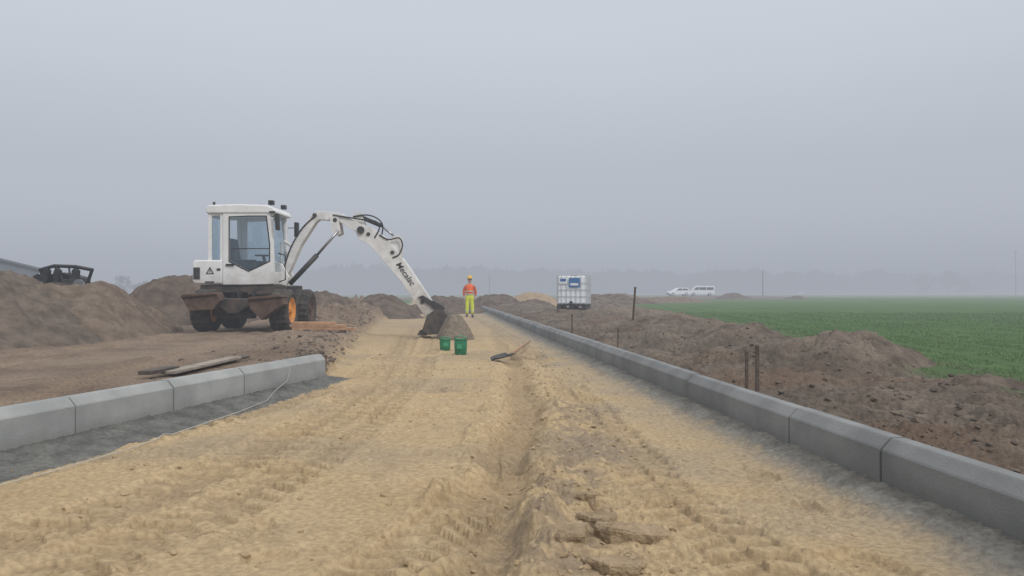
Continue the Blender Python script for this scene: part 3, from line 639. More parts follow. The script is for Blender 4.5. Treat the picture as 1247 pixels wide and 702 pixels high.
for ya in (Yb-.19, Yb+.155): MB().prism(q([(404,264),(414,266),(417,285),(411,288),(406,284)],Yb), ya, ya+.035).build('cylinder_lug', M['boomwhite'], ex)
lk = MB().tube([P(346,294,Yb-.02),P(364,306,Yb-.02)], .035, 10).tube([P(343,296,Yb),P(343,335,Yb)], .035, 8).build('swing_link', M['boomwhite'], ex)
Ys = Yb
so = [(437,292),(432,280),(436,274),(452,277),(470,290),(495,321),(535,381),(533,390),(526,394),(519,388),(489,344),(467,318),(450,299)]
stick = MB().prism(q(so, Ys-.14), Ys-.145, Ys+.145).build('stick', M['boomwhite'], ex, bevel=.008)
for a in ((450,286),(479,308),(528,386),(515,368)): MB().lathe([(0,-.17),(.045,-.17),(.045,.17),(0,.17)], (PX(a[0],Ys),Ys,PZ(a[1],Ys)), 'y', 12).build('pin', M['dark'], stick)
for ya in (Ys-.08, Ys+.05): MB().prism(q([(426,270),(434,259),(441,260),(446,276),(436,280)],Ys), ya, ya+.03).build('cylinder_bracket', M['boomwhite'], boom)
c2 = MB().tube([P(436,263,Ys),P(464,275,Ys)], .052, 12).build('stick_cylinder', M['dark'], ex, smooth=True)
MB().tube([P(464,275,Ys),P(484,291,Ys)], .03, 10).build('rod', M['chrome'], c2, smooth=True)
MB().prism(q([(474,294),(482,285),(490,291),(491,313),(484,312)],Ys), Ys-.07, Ys+.07).build('stick_lug', M['boomwhite'], stick)
c3 = MB().tube([P(470,303,Ys+.22),P(501,342,Ys+.22)], .05, 12).build('bucket_cylinder', M['boomwhite'], ex, smooth=True)
MB().tube([P(501,342,Ys+.22),P(514,362,Ys+.22)], .026, 8).build('rod', M['chrome'], c3, smooth=True)
def arc(pts, y, r_=.02):
    P3 = []
    for i in range(len(pts)-1):
        p0 = pts[max(i-1,0)]; p1 = pts[i]; p2 = pts[i+1]; p3 = pts[min(i+2,len(pts)-1)]
        for t in (0,.25,.5,.75):
            c = [.5*((2*p1[k])+(-p0[k]+p2[k])*t+(2*p0[k]-5*p1[k]+4*p2[k]-p3[k])*t*t+(-p0[k]+3*p1[k]-3*p2[k]+p3[k])*t**3) for k in (0,1)]
            P3.append(P(c[0], c[1], y))
    P3.append(P(*pts[-1], y)); return P3
for pts, yv in (([(405,262),(424,265),(444,268),(458,270),(462,278),(456,290)],Yb-.15),
    ([(462,286),(473,292),(486,290),(490,299),(486,310),(478,314)],Yb-.16),([(430,264),(446,262),(459,266),(466,275),(464,290)],Yb-.1),
    ([(346,326),(354,302),(368,278),(384,263)],Yb-.135)):
    MB().tube(arc(pts, yv), .018, 6).build('hose', M['black'], ex, smooth=True)
tc = bpy.data.curves.new('lettering', 'FONT'); tc.body = 'Mecalac'; tc.size = .195; tc.align_x = 'CENTER'; tc.align_y = 'CENTER'; tc.extrude = .001; tc.offset = .002; tc.shear = .2
to = bpy.data.objects.new('tmp', tc); C.objects.link(to); bpy.context.view_layer.update()
tm = bpy.data.meshes.new_from_object(to.evaluated_get(bpy.context.evaluated_depsgraph_get())); bpy.data.objects.remove(to)
lt = bpy.data.objects.new('lettering', tm); C.objects.link(lt); tm.materials.clear(); tm.materials.append(M['ink'])
lt.parent = stick; an = math.atan2(-(357-310), 523-490)
c_ = Vector(P(493.5, 333.5, Ys-.15))-ORG[stick.name]
lt.matrix_local = Matrix.Translation(c_+Vector((0,-.002,0))) @ Matrix.Rotation(-an, 4, 'Y') @ Matrix.Rotation(math.pi/2, 4, 'X')
lt['label'] = 'black Mecalac lettering along the stick'
for ya in (Ys-.19, Ys+.16): MB().prism(q([(510,362),(516,360),(540,374),(541,380),(535,380)],Ys), ya, ya+.03).build('bucket_link', M['dark'], ex)
bk = MB()
outer = [(520,384),(531,377),(541,379),(547,388),(546,399),(537,407),(522,408),(514,403)]
inner = [(522,388),(531,381),(539,383),(543,389),(542,397),(535,403),(522,404),(517,401)]
Yk0, Yk1 = 17.85, 18.5
n_ = len(outer)
vo = q(outer, 17.85); vi = q(inner, 17.85)
v = [(x,Yk0,z) for x,z in vo]+[(x,Yk0,z) for x,z in vi]+[(x,Yk1,z) for x,z in vo]+[(x,Yk1,z) for x,z in vi]; f = []
for k in range(n_-1):
    j = k+1; f += [(k,j,n_+j,n_+k),(2*n_+k,3*n_+k,3*n_+j,2*n_+j),(k,2*n_+k,2*n_+j,j),(n_+k,n_+j,3*n_+j,3*n_+k)]
f += [(0,n_,3*n_,2*n_),(n_-1,2*n_-1,4*n_-1,3*n_-1)]
bk.add(v, f)
bk.prism(vo, Yk0-.02, Yk0).prism(vo, Yk1, Yk1+.02)
bucket = bk.build('bucket', M['bucketsteel'], ex)
for k in range(5):
    yv = Yk0+.02+k*.14; MB().prism(q([(512,402),(520,404),(519,409),(508,408)],17.9), yv, yv+.06).build('tooth', M['dark'], bucket)

# ------------------------------------------------------------------ dark machine behind left heap
mz = .2
dk = thing('compact_loader', 'compact dark machine standing behind the left earth heaps, only its top showing', 'machine', (-10.3, 17.6, mz))
def q2(l): return q(l, 17.6)
MB().prism(q2([(56,352),(58,340),(64,334),(78,332),(90,335),(100,338),(103,352),(100,395),(62,395)]), 17.5, 17.95).build('body', M['black'], dk, bevel=.03)
fr_ = MB()
for ya in (17.4, 17.85): fr_.tube([P(48,329,ya),P(66,324,ya),P(92,325,ya),P(113,329,ya)], .04, 8)
fr_.tube([P(49,329,17.4),P(49,329,17.85)], .04, 8).tube([P(112,329,17.4),P(112,329,17.85)], .04, 8).tube([P(49,329,17.4),P(56,347,17.45)], .035, 8).tube([P(112,329,17.4),P(106,347,17.45)], .035, 8).tube([P(56,328,17.4),P(56,344,17.4)], .02, 6).tube([P(84,326,17.4),P(86,344,17.4)], .02, 6).tube([P(66,325,17.4),P(76,340,17.4)], .02, 6)
fr_.build('frame', M['black'], dk)
for i, a in enumerate((60, 73, 95)): MB().prism(q2([(a,346),(a+1,330+i%2*2),(a+4,325+i%3),(a+8,330),(a+7,346)]), 17.30, 17.44).build('tab', M['black'], dk, bevel=.01)
MB().tube([P(60,349,17.32),P(90,350,17.32)], .10, 14).build('drum', M['chassis'], dk, smooth=True)
MB().prism(q2([(48,339),(58,334),(70,339),(68,347),(52,348)]), 17.22, 17.28).build('plate', M['black'], dk, bevel=.01)
MB().lathe([(0,-.03),(.12,-.03),(.12,.03),(0,.03)], P(96,347,17.2), 'y', 16).build('disc', M['chrome'], dk)
MB().prism(q2([(84,341),(104,340),(107,352),(92,357)]), 17.26, 17.32).build('plate', M['dark'], dk, bevel=.01)
for a in (68, 96):
    MB().lathe([(0,-.12),(.25,-.12),(.3,-.08),(.3,.08),(.25,.12),(0,.12)], (PX(a,17.6), 17.7, mz+.3), 'y', 22).build('wheel', M['tyre'], dk)

# ------------------------------------------------------------------ planks
def plank(label, name, p0, p1, w, t, m, group=None, dz=0):
    a = Vector(p0); b = Vector(p1); d = (b-a).normalized(); s_ = Vector((-d.y, d.x, 0)).normalized()*w/2; u = Vector((0,0,t))
    o = MB().hexa([a-s_, a+s_, b+s_, b-s_, a-s_+u, a+s_+u, b+s_+u, b-s_+u]).build(name, m, bevel=.004)
    return tag(o, label, 'board', group)
def on(px, py, zg=.21, dz=0):
    Y_ = F*(HC-zg)/(py-HOR); X_ = PX(px, Y_); return Vector((X_, Y_, H(X_, Y_)+dz))
def lv(px, Y_, z_): return Vector((PX(px, Y_), Y_, z_))
plank('lowest front board of the plank stack beside the excavator', 'board', lv(358,16.25,.28), lv(432,16.0,.28), .18, .05, M['wood'])
plank('lowest rear board of the plank stack beside the excavator', 'board', lv(362,16.47,.28), lv(424,16.25,.28), .19, .05, M['oldwood'])
plank('middle front board of the plank stack beside the excavator', 'board', lv(355,16.28,.335), lv(421,16.08,.335), .19, .05, M['wood'])
plank('middle rear board of the plank stack beside the excavator', 'board', lv(363,16.52,.335), lv(418,16.32,.335), .19, .05, M['wood'])
plank('topmost short board of the plank stack beside the excavator', 'board', lv(357,16.38,.39), lv(408,16.3,.39), .22, .05, M['wood'])
plank('short support board under the left end of the board stack', 'board', lv(368,16.1,.17), lv(369,16.7,.17), .12, .108, M['darkwood'])
plank('second support board under the right end of the board stack', 'board', lv(418,15.95,.15), lv(417,16.45,.15), .12, .128, M['darkwood'])
plank('weathered grey board lying behind the left kerb', 'board', on(205,457,dz=.03), on(287,440,dz=.05), .16, .03, M['oldwood'])
plank('dark wet board end beside the weathered board behind the left kerb', 'board', on(176,461,dz=.04), on(212,453,dz=.04), .13, .04, M['darkwood'])
plank('thin dark board under the weathered board behind the left kerb', 'board', on(215,453,dz=.0), on(300,437,dz=.02), .10, .03, M['darkwood'])

# ------------------------------------------------------------------ stakes
def stake(label, px, Y_, ytop, r_, m, lean=0, square=False):
    X_ = PX(px, Y_); zb = H(X_, Y_)-.12; zt = PZ(ytop, Y_)
    b = MB()
    if square: b.hexa([(X_-r_,Y_-r_,zb),(X_+r_,Y_-r_,zb),(X_+r_,Y_+r_,zb),(X_-r_,Y_+r_,zb),(X_-r_+lean,Y_-r_,zt),(X_+r_+lean,Y_-r_,zt-.01),(X_+r_+lean,Y_+r_,zt),(X_-r_+lean,Y_+r_,zt)])
    else: b.tube([(X_,Y_,zb),(X_+lean*.9,Y_,zt-.03),(X_+lean,Y_,zt)], [r_,r_,r_*1.3], 8)
    tag(b.build('stake', m), label, 'stake')
stake('tall thin dark stake leaning on the berm between tank and field', 770, 17, 350, .022, M['rust'], .07)
stake('shorter wooden stake of the near pair behind the right kerb', 909, 7.0, 427, .012, M['stakewood'], 0, True)
stake('taller wooden stake of the near pair behind the right kerb', 922, 6.8, 420, .014, M['stakewood'], .0, True)
stake('thin rusty stake right behind the right kerb below the caged tank', 697, 15, 383, .012, M['rust'], -.01)
stake('thin rusty stake behind the right kerb, left of the tall leaning stake', 752, 11.5, 400, .008, M['rust'], .01)
stake('thin rusty stake by the free end of the left kerb', 397, 10, 434, .008, M['rust'], .0)

# twine
tw = [(-20,596),(60,575),(150,549),(230,522),(290,502),(325,488),(338,477)]
pts = []
for i in range(len(tw)-1):
    for t in np.linspace(0, 1, 8, endpoint=False):
        px = tw[i][0]*(1-t)+tw[i+1][0]*t; py = tw[i][1]*(1-t)+tw[i+1][1]*t
        Y_ = F*(HC-.02)/(py-HOR); X_ = PX(px, Y_); pts.append((X_, Y_, max(H(X_, Y_)+.006, .02)))
yk = 8.45
pts += [(XLK(8.35)+.03, 8.35, .10),(XLK(yk)+.008, yk, .2),(XLK(yk)+.004, yk, .255),(XLK(yk)-.06, yk, .316),(XLK(yk)-.14, yk, .315),(XLK(yk)-.17,yk+.02,.22)]
tag(MB().tube(pts, .0032, 5).build('twine', M['twine'], smooth=True), 'pale twine lying along the grey bedding and looped over the left kerb', 'string')

# ------------------------------------------------------------------ containers
def container(label, px, py, w, d, h, rot, closed):
    Y_ = F*(HC-.0)/(py-HOR); X_ = PX(px, Y_); zb = H(X_, Y_)
    t = thing('container', label, 'container', (X_, Y_, zb-.01), local=True); t.rotation_euler.z = rot
    v = []; f = []; K = [(0,.80),(.06,.90),(.45,.97),(.8,1.0),(.92,.94),(.96,1.03),(1.0,1.03)]
    n = 20
    for (zz, sc) in K:
        for k in range(n):
            a = 2*math.pi*k/n; cx = math.copysign(abs(math.cos(a))**.8, math.cos(a)); cy = math.copysign(abs(math.sin(a))**.8, math.sin(a))
            v.append((cx*w/2*sc, cy*d/2*sc, zz*h))
    for l in range(len(K)-1):
        for k in range(n): j = (k+1)%n; f.append((l*n+k, l*n+j, (l+1)*n+j, (l+1)*n+k))
    f.append(tuple(range(n-1,-1,-1)))
    o0 = len(v); b_ = (len(K)-1)*n
    for k in range(n):
        x, y, z_ = v[b_+k]; v.append((x*.9, y*.9, z_-.002))
    for k in range(n):
        x, y, z_ = v[b_+k]; v.append((x*.86, y*.86, h*.75))
    for k in range(n): j = (k+1)%n; f.append((b_+k, b_+j, o0+j, o0+k)); f.append((o0+k, o0+j, o0+n+j, o0+n+k))
    f.append(tuple(o0+n+k for k in range(n)))
    MB().add(v, f).build('body', M['green'], t, smooth=True)
    MB().tube([(-w*.5, 0, h*.93),(-w*.42, -.02, h*1.1),(0, -.03, h*1.2),(w*.42, -.02, h*1.1),(w*.5, 0, h*.93)], .010, 6).build('handle', M['green_light'], t, smooth=True)
    MB().box(-w*.2, w*.2, -d*.5-.002, -d*.5+.03, h*.4, h*.68).build('panel', M['green_light'], t)
container('smaller dark green container on the sand, left of the pair', 542, 427, .20, .18, .22, .2, True)
container('larger green container with handle, right of the pair on the sand', 561, 432.5, .215, .20, .27, -.15, True)

# ------------------------------------------------------------------ shovel
Yv = 11.9; sx_ = PX(609, Yv); zb = H(sx_, Yv)
sh_ = thing('shovel', 'shovel with dark blade and wooden handle lying on the sand', 'shovel', (sx_, Yv, zb))
tip = Vector((PX(599,11.75), 11.72, zb+.02)); neck = Vector((PX(622,12.0), 12.02, zb+.075)); d = (neck-tip).normalized(); s_ = Vector((-d.y, d.x, 0)).normalized()
v = []; f = []
rows = [(0,.035),(.15,.09),(.4,.125),(.75,.13),(1.0,.115)]
for (t, w) in rows:
    for k in (-1,-.5,0,.5,1): v.append(tip+(neck-tip)*t+s_*w*k+Vector((0,0,.035*k*k)))
for i in range(4):
    for k in range(4): f.append((i*5+k, i*5+k+1, (i+1)*5+k+1, (i+1)*5+k))
bl = MB().add(v, f).build('blade', M['dark'], sh_, smooth=True); so_ = bl.modifiers.new('s', 'SOLIDIFY'); so_.thickness = .006
e_ = Vector((PX(645,13.0), 13.0, PZ(416,13.0)))
MB().tube([tip+(neck-tip)*.8+Vector((0,0,.012)), neck+(e_-neck)*.1], [.02,.022], 10).build('socket', M['dark'], sh_, smooth=True)
MB().tube([neck+(e_-neck)*.06, neck+(e_-neck)*.5+Vector((0,0,.015)), e_], [.018,.017,.019], 10).build('handle', M['wood'], sh_, smooth=True)
heap('small sand ridge carrying the shovel handle beside the right kerb', PX(640,12.9), 12.9, .28, .5, .18, M['sandslab'], 131, 50, z0=.0, rough=.6).name = 'sand_heap'

# ------------------------------------------------------------------ IBC tank
tx_, ty_ = PX(699, 27), 27.0
ib = thing('caged_tank', 'white plastic tank in a metal cage on a pallet, standing on the berm', 'tank', (tx_, ty_, PZ(376,27)), local=True); ib.rotation_euler.z = math.radians(-14)
W, D = .50, .58
pl = MB()
for xv in (-W, -.07, W-.14): pl.box(xv, xv+.14, -D, D, -.0, .10)
for yv in (-D, -.05, D-.1): pl.box(-W, W, yv, yv+.1, .10, .135)
pl.box(-W, W, -D, D, .135, .16); pl.build('pallet', M['dark'], ib, bevel=.006)
MB().box(-W+.03, W-.03, -D+.03, D-.03, .165, 1.13).build('bottle', M['ibc'], ib, bevel=.05)
MB().lathe([(0,1.12),(.12,1.12),(.12,1.17),(0,1.175)], (0,0,0), 'z', 20).build('cap', M['dark'], ib)
def bar(pts): MB().tube(pts, .011, 6).build('cage_bar', M['galv'], ib)
for zz in (.20, .43, .66, .89, 1.15):
    bar([(-W,-D,zz),(W,-D,zz),(W,D,zz),(-W,D,zz),(-W,-D,zz)])
for k in range(7):
    x = -W+2*W*k/6; bar([(x,-D,.16),(x,-D,1.15)]); bar([(x,D,.16),(x,D,1.15)])
for k in range(1, 7):
    y = -D+2*D*k/7; bar([(-W,y,.16),(-W,y,1.15)]); bar([(W,y,.16),(W,y,1.15)])
MB().box(-W+.08, -.14, -D-.018, -D-.012, .86, 1.06).build('label_plate', M['pale'], ib)
MB().box(-W+.12, -.18, -D-.022, -D-.0185, .94, 1.03).build('label_mark', M['blue'], ib)
MB().box(-.08, .30, -D-.018, -D-.012, .74, 1.06).build('label_plate', M['blue'], ib)
MB().box(-.03, .25, -D-.022, -D-.0185, .80, .88).build('label_mark', M['pale'], ib)
MB().tube([(0,-D+.03,.22),(0,-D-.05,.22)], .04, 10).box(-.05,.05,-D-.07,-D-.03,.18,.26).build('valve', M['black'], ib)
tag(MB().hexa([(tx_-.6,26.4,.2),(tx_+.6,26.4,.2),(tx_+.6,27.7,.2),(tx_-.6,27.7,.2),(tx_-.6,26.4,PZ(376,27)-.004),(tx_+.6,26.4,PZ(376,27)-.004),(tx_+.6,27.7,PZ(376,27)-.004),(tx_-.6,27.7,PZ(376,27)-.004)]).build('earth_pad', M['soil_grey'], bevel=.08), 'low earth pad carrying the caged tank', 'earth')

# ------------------------------------------------------------------ person (facing the camera)
pX, pY = PX(572, 34), 34.0
pe = thing('person', 'person in orange vest, yellow trousers and yellow helmet standing on the road', 'person', (pX, pY, H(pX, pY)), local=True)
def skin(name, verts, edges, m, parent, root=0, lev=1):
    me = bpy.data.meshes.new(name); me.from_pydata([v[0] for v in verts], edges, []); me.materials.append(m)
    o = bpy.data.objects.new(name, me); C.objects.link(o); o.parent = parent; ORG[o.name] = Vector((0,0,0))
    o.modifiers.new('skin', 'SKIN')
    for i, v in enumerate(verts):
        sv = me.skin_vertices[0].data[i]; r_ = v[1]; sv.radius = r_ if isinstance(r_, tuple) else (r_, r_); sv.use_root = (i == root)
    s = o.modifiers.new('sub', 'SUBSURF'); s.levels = lev; s.render_levels = lev; o.modifiers['skin'].use_smooth_shade = True
    return o
bv = [((0,0,.95),(.15,.10)),((0,0,1.15),(.14,.10)),((0,0,1.36),(.16,.105)),((0,0,1.46),(.08,.07)),((0,0,1.52),.055),((0,-.01,1.60),(.07,.085)),((0,-.01,1.70),(.075,.095)),((0,0,1.77),(.05,.06))]
be = [(i, i+1) for i in range(7)]
for s in (-1, 1):
    i = len(bv); bv += [((s*.17,0,1.41),.06),((s*.25,.02,1.15),.046),((s*.25,-.06,.92),.034),((s*.245,-.09,.85),(.022,.038))]
    be += [(2,i),(i,i+1),(i+1,i+2),(i+2,i+3)]
    for k, (dy, ll) in enumerate(((-.03,.075),(-.01,.085),(.01,.08),(.028,.062))):
        j = len(bv); bv += [((s*.245,-.09+dy,.81),.009),((s*.235,-.10+dy,.81-ll*.5),.009),((s*.215,-.105+dy,.81-ll),.008)]; be += [(i+3,j),(j,j+1),(j+1,j+2)]
    j = len(bv); bv += [((s*.23,-.125,.84),.01),((s*.22,-.14,.80),.009)]; be += [(i+3,j),(j,j+1)]
    i = len(bv); bv += [((s*.09,0,.88),.088),((s*.11,-.01,.50),.058),((s*.12,.02,.12),.042),((s*.125,.02,.05),.04),((s*.135,-.12,.035),.035)]
    be += [(0,i),(i,i+1),(i+1,i+2),(i+2,i+3),(i+3,i+4)]
body = skin('body', bv, be, M['skin'], pe)
MB().add([(-.012,-.10,1.66),(.012,-.10,1.66),(0,-.13,1.625),(0,-.10,1.62)], [(0,1,2),(0,2,3),(1,3,2),(0,3,1)]).build('nose', M['skin'], body)
for s in (-1,1): MB().lathe([(0,-.01),(.012,-.006),(.012,.006),(0,.01)], (s*.03,-.102,1.665), 'y', 8).build('eye', M['hair'], body)
MB().box(-.028,.028,-.108,-.095,1.588,1.596).build('mouth', M['red'], body)
MB().lathe([(0,1.62),(.085,1.62),(.09,1.68),(.085,1.74),(0,1.78)], (0,.022,0), 'z', 16).build('hair', M['hair'], body, smooth=True)
skin('trousers', [((0,0,.97),(.17,.125)),((0,0,1.05),(.165,.12))]+[w for s in (-1,1) for w in [((s*.09,0,.86),.112),((s*.11,-.01,.50),.088),((s*.12,.02,.14),.078)]], [(0,1),(0,2),(2,3),(3,4),(0,5),(5,6),(6,7)], M['hi_yellow'], pe)
skin('jacket_sleeves', [((0,0,1.3),(.165,.115)),((0,0,1.42),(.14,.10))]+[w for s in (-1,1) for w in [((s*.18,0,1.40),.076),((s*.255,.02,1.15),.066),((s*.252,-.055,.93),.054)]], [(0,1),(1,2),(2,3),(3,4),(1,5),(5,6),(6,7)], M['sleeve'], pe)
vest = skin('vest', [((0,0,.98),(.20,.15)),((0,0,1.15),(.195,.145)),((0,0,1.32),(.215,.145)),((0,0,1.42),(.17,.12)),((0,.01,1.47),(.09,.08))], [(0,1),(1,2),(2,3),(3,4)], M['hi_orange'], pe)
for zz in (1.0, 1.13):
    b = MB().lathe([(.0,0),(1.0,0),(1.0,.04),(.0,.04)], (0,0,0), 'z', 24)
    b.v = [(x*.197, y*.147, z_+zz) for x, y, z_ in b.v]; b.build('reflective_band', M['reflect'], vest)
for s in (-1,1):
    MB().lathe([(.0,0),(.082,0),(.08,.05),(.0,.05)], (s*.118,.012,.26), 'z', 16).build('leg_band', M['reflect'], pe)
    skin('boot', [((s*.12,.03,.16),.06),((s*.125,.03,.06),.058),((s*.135,-.08,.045),.052),((s*.138,-.15,.038),.04)], [(0,1),(1,2),(2,3)], M['black'], pe)
hm = MB().lathe([(0,.125),(.05,.12),(.095,.085),(.115,.03),(.118,0),(.14,-.008),(.14,-.014),(0,-.014)], (0,0,1.725), 'z', 20).box(-.06,.06,-.19,-.10,1.712,1.72).build('helmet', M['helmet'], pe, smooth=True)

# ------------------------------------------------------------------ vehicles
def vehicle(label, name, cat, x, y, z, rot, prof, wins, W_, wheels):
    t = thing(name, label, cat, (x, y, z), local=True); t.rotation_euler.z = rot; t.scale = (.88,.88,.88)
    b = MB().prism(prof, -W_/2, W_/2).build('body', M['carwhite'], t, bevel=.06)
    for i, wn in enumerate(wins):
        MB().prism(wn, -W_/2-.006, -W_/2+.02).build('side_window', M['carglass'], t)
        MB().prism(wn, W_/2-.02, W_/2+.006).build('side_window', M['carglass'], t)
    for xv in wheels:
        for s in (-1, 1):
            wv = MB().lathe([(0,-.1),(.27,-.1),(.32,-.07),(.32,.07),(.27,.1),(0,.1)], (xv, s*(W_/2-.08), .32), 'y', 20).build('wheel', M['tyre'], t)
            MB().lathe([(0,-.105),(.2,-.105),(.2,.105),(0,.105)], (xv, s*(W_/2-.08), .32), 'y', 16).build('rim', M['galv'], wv)
    x0 = min(p[0] for p in prof); x1 = max(p[0] for p in prof)
    for s in (-1, 1):
        MB().box(x0-.01, x0+.15, s*(W_/2-.2)-.15, s*(W_/2-.2)+.15, .62, .78).build('headlight', M['pale'], t)
        MB().box(x1-.12, x1+.01, s*(W_/2-.12)-.08, s*(W_/2-.12)+.08, .8, 1.05).build('tail_light', M['red'], t)
    MB().box(x0-.02, x0+.08, -W_/2+.1, W_/2-.1, .3, .5).build('bumper', M['dark'], t)
    return t
VY = 130
vz = .56
vehicle('white estate car parked far off, left of the white van', 'parked_car', 'car', PX(826,VY), VY, vz, .15,
  [(-2.1,.3),(2.1,.3),(2.15,.8),(2.0,1.05),(1.55,1.5),(-.2,1.52),(-1.0,1.02),(-1.9,.88),(-2.15,.65)], [[(-.75,1.03),(-.15,1.42),(.45,1.42),(.45,1.03)],[(.55,1.03),(.55,1.42),(1.45,1.40),(1.75,1.06)]], 1.75, (-1.35, 1.3))
vehicle('white van with dark side windows parked far off, right of the white car', 'parked_van', 'van', PX(856,VY), VY+1, vz, -.12,
  [(-2.4,.3),(2.35,.3),(2.4,1.7),(2.25,1.88),(-1.0,1.92),(-1.35,1.75),(-1.8,1.12),(-2.35,.98),(-2.45,.6)], [[(-1.55,1.12),(-1.15,1.62),(-.6,1.65),(-.6,1.12)],[(-.5,1.12),(-.5,1.65),(.8,1.65),(.8,1.12)],[(.9,1.12),(.9,1.65),(2.15,1.62),(2.15,1.12)]], 1.85, (-1.55, 1.45))

# ------------------------------------------------------------------ hall at the left: gable end towards the camera
hc_ = Vector((PX(46, 62), 62, .1))
hl = thing('hall', 'low grey hall with a sloping roof at the far left edge', 'building', hc_, local=True)
hl.rotation_euler.z = math.atan2(-hc_.x, hc_.y)+.02
dist = hc_.xy.length; ez = 1.05+30*dist/ (F*math.hypot(1,(46-CX)/F)) -.1
MB().prism([(-16,0),(0,0),(0,ez-.1),(-8,ez+2.0),(-16,ez-.1)], 0, 26).build('wall', M['hall'], hl)
MB().prism([(-16.3,ez-.15),(-8,ez+2.05),(.3,ez-.15),(.3,ez+.0),(-8,ez+2.22),(-16.3,ez+.0)], -.3, 26.3).build('roof', M['hall'], hl)
MB().box(-10, -6, -.05, .02, .1, 3).build('door', M['lampgrey'], hl)

# ------------------------------------------------------------------ poles
def pole(label, px, Y_, ytop, r_, arm=0):
    X_ = PX(px, Y_); zb = .1; zt = PZ(ytop, Y_)
    t = thing('pole', label, 'pole', (X_, Y_, zb))
    MB().tube([(X_,Y_,zb),(X_,Y_,zt)], [r_, r_*.6], 8).build('mast', M['lampgrey'], t)
    if arm: MB().box(X_-arm, X_+arm, Y_-.05, Y_+.05, zt-.25, zt-.12).build('crossarm', M['lampgrey'], t)
pole('thin dark pole in the far field right of the van', 929, 140, 330, .10)
pole('faint pole in the fog near the right picture edge', 1237, 260, 306, .18, .8)
pole('faint thin pole in the fog right of the worker', 596, 200, 334, .10)

# ------------------------------------------------------------------ far trees
def crown_cloud(cs, n, seed, size):
    r = np.random.RandomState(seed)
    cs = np.array(cs); w = cs[:, 3]*cs[:, 4]; idx = r.choice(len(cs), n, p=w/w.sum())
    d = r.normal(0, 1, (n, 3)); d /= np.linalg.norm(d, axis=1)[:, None]; rad = r.uniform(.3, 1.0, n)**.6
    c = cs[idx, :3]+d*rad[:, None]*np.stack([cs[idx, 3], cs[idx, 3], cs[idx, 4]], -1)*r.uniform(.8,1.25,(n,1))
    a = r.normal(0, 1, (n, 3))*size; b = r.normal(0, 1, (n, 3))*size
    v = np.stack([c-a*.5-b*.3, c+a*.5-b*.3, c+b*.6], 1).reshape(-1, 3)
    return v.tolist(), np.arange(3*n).reshape(-1, 3).tolist()
def tree(label, px, Y_, ytop, wpx, seed, name='tree', n=900):
    X_ = PX(px, Y_); h = PZ(ytop, Y_)-.1; w = wpx/F*Y_/2; rr = random.Random(seed)
    t = thing(name, label, 'tree', (X_, Y_, .1))
    b = MB().tube([(X_,Y_,.0),(X_+.1,Y_,h*.45),(X_,Y_,h*.9)], [h*.03,h*.02,h*.004], 7)
    cs = []
    for k in range(12):
        a = rr.uniform(0, 6.28); q_ = rr.uniform(.1,.8)*w; zz = h*rr.uniform(.18,.85)
        c = (X_+q_*math.cos(a), Y_+q_*math.sin(a), zz); cs.append((*c, w*rr.uniform(.25,.5), h*rr.uniform(.12,.2)))
        b.tube([(X_,Y_,h*.25),c], [h*.012,h*.004], 5)
    b.build('trunk', M['bark'], t)
    v, f = crown_cloud(cs, n, seed, w*.10); MB().add(v, f).build('crown', M['leafdark'], t)
tree('faint rounded tree in the fog between hall and excavator, left one', 148, 240, 334, 22, 1)
tree('faint low tree in the fog between hall and excavator, right one', 170, 240, 338, 26, 2)
tree('faint tree in the fog at the right, tallest of the three', 1155, 400, 328, 30, 3)
tree('faint tree in the fog just left of the tallest right one', 1128, 400, 334, 30, 4)
tree('faint low tree in the fog just right of the tallest right one', 1176, 400, 338, 24, 5)
def woods(name, label, x0px, x1px, Y_, top, seed, n):
    r = np.random.RandomState(seed); cs = []
    x0 = PX(x0px, Y_); x1 = PX(x1px, Y_); k = int((x1-x0)/5)
    for i in range(k):
        x = x0+(x1-x0)*(i+.5)/k; u = (i+.5)/k; h = (PZ(np.interp(u, np.linspace(0,1,len(top)), top), Y_))*r.uniform(.86,1.04)
        for zz in (.22,.5,.78): cs.append((x+r.uniform(-2,2), Y_+r.uniform(-12,12), h*zz, 4.6, h*.22))
    v, f = crown_cloud(cs, n, seed, 2.2); o = MB().add(v, f).build(name, M['leafdark'], loc=(0,0,0)); o['kind'] = 'stuff'; tag(o, label, 'woods')
woods('distant_woods', 'faint wood in the fog behind the worker and excavator arm', 365, 780, 460, [334,326,324,327,329,325,330,328,332,332,335], 5, 26000)
woods('distant_woods', 'faint wood in the fog behind the vans and field', 740, 1100, 460, [333,330,333,331,330,334,332,333,336], 6, 22000)
woods('distant_woods', 'faint wood in the fog at the far right', 1040, 1310, 470, [338,335,337,333,335,337], 7, 18000)
woods('distant_woods', 'very faint wood in the fog at the far left', -60, 380, 600, [342,340,341,343,342], 8, 12000)

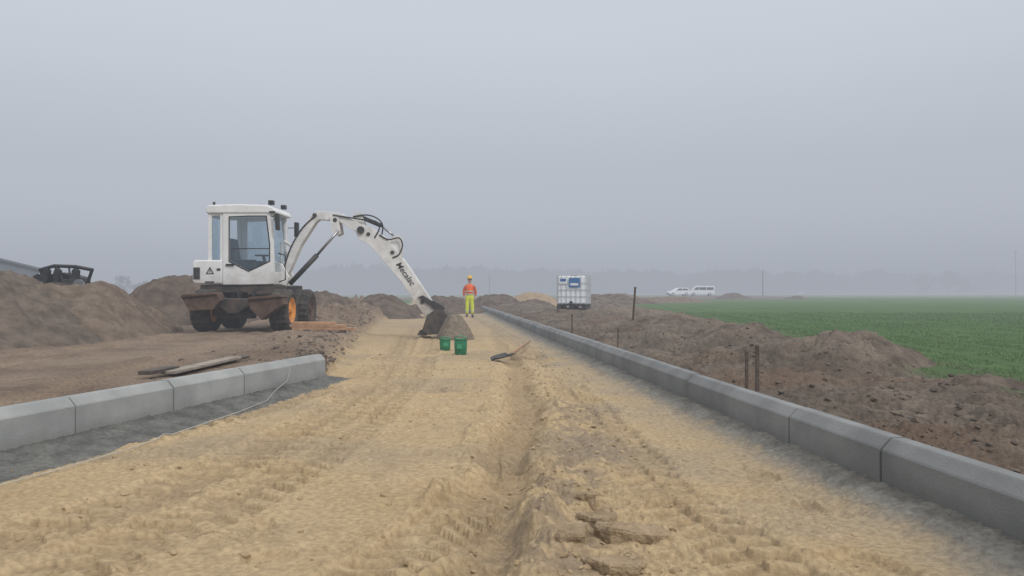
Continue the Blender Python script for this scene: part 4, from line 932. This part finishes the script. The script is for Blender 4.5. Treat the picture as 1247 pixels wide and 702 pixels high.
# ------------------------------------------------------------------ world, sun, camera
w = bpy.data.worlds.new('World'); scene.world = w; w.use_nodes = True; nt = w.node_tree; nt.nodes.clear(); N_ = nt.nodes.new; L = nt.links.new
sunel, sunrot = math.radians(40), math.radians(140)
sky = N_('ShaderNodeTexSky'); sky.sky_type = 'NISHITA'; sky.sun_disc = False; sky.sun_elevation = sunel; sky.sun_rotation = sunrot; sky.dust_density = 6; sky.air_density = 1
hs = N_('ShaderNodeHueSaturation'); hs.inputs['Saturation'].default_value = .35; L(sky.outputs[0], hs.inputs['Color'])
b1 = N_('ShaderNodeBackground'); b1.inputs[1].default_value = .012; L(hs.outputs[0], b1.inputs[0])
tcn = N_('ShaderNodeTexCoord'); sp = N_('ShaderNodeSeparateXYZ'); L(tcn.outputs['Generated'], sp.inputs[0])
nzz = N_('ShaderNodeTexNoise'); nzz.inputs['Scale'].default_value = 1.6; nzz.inputs['Detail'].default_value = 3; L(tcn.outputs['Generated'], nzz.inputs['Vector'])
ma = N_('ShaderNodeMath'); ma.operation = 'MULTIPLY_ADD'; ma.inputs[1].default_value = .10; ma.inputs[2].default_value = -.05; L(nzz.outputs['Fac'], ma.inputs[0])
mb = N_('ShaderNodeMath'); mb.operation = 'MULTIPLY_ADD'; L(ma.outputs[0], mb.inputs[0]); 
mc = N_('ShaderNodeMath'); mc.operation = 'MULTIPLY'; mc.inputs[1].default_value = 3; mc.use_clamp = True; L(sp.outputs['Z'], mc.inputs[0]); L(mc.outputs[0], mb.inputs[1]); L(sp.outputs['Z'], mb.inputs[2])
cr = N_('ShaderNodeValToRGB'); L(mb.outputs[0], cr.inputs[0]); cr.color_ramp.interpolation = 'EASE'
el = cr.color_ramp.elements
el[0].position = 0.0; el[0].color = tuple(c-.03 for c in FOG[:3])+(1,)
el[1].position = 1.0; el[1].color = (1.28,1.32,1.38,1)
e = el.new(.12); e.color = (.438,.468,.530,1)
e = el.new(.36); e.color = (.555,.592,.655,1)
b2 = N_('ShaderNodeBackground'); L(cr.outputs[0], b2.inputs[0]); b2.inputs[1].default_value = 1
ads = N_('ShaderNodeAddShader'); L(b1.outputs[0], ads.inputs[0]); L(b2.outputs[0], ads.inputs[1])
ow = N_('ShaderNodeOutputWorld'); L(ads.outputs[0], ow.inputs[0])
sl_ = bpy.data.lights.new('sun', 'SUN'); sl_.energy = 1.25; sl_.angle = math.radians(10); sl_.color = (1,.97,.92)
so2 = bpy.data.objects.new('sun', sl_); C.objects.link(so2)
dv = Vector((math.sin(sunrot)*math.cos(sunel), math.cos(sunrot)*math.cos(sunel), math.sin(sunel)))
so2.rotation_euler = dv.to_track_quat('Z', 'Y').to_euler()
cam = bpy.data.cameras.new('camera'); co = bpy.data.objects.new('camera', cam); C.objects.link(co)
co.location = (0, 0, HC); co.rotation_euler = (math.pi/2+math.atan(6/F), 0, 0); cam.lens = 36*F/1247; cam.sensor_width = 36; cam.clip_end = 4000; cam.clip_start = .05
scene.camera = co
scene.view_settings.view_transform = 'Standard'; scene.view_settings.look = 'None'; scene.view_settings.exposure = 0
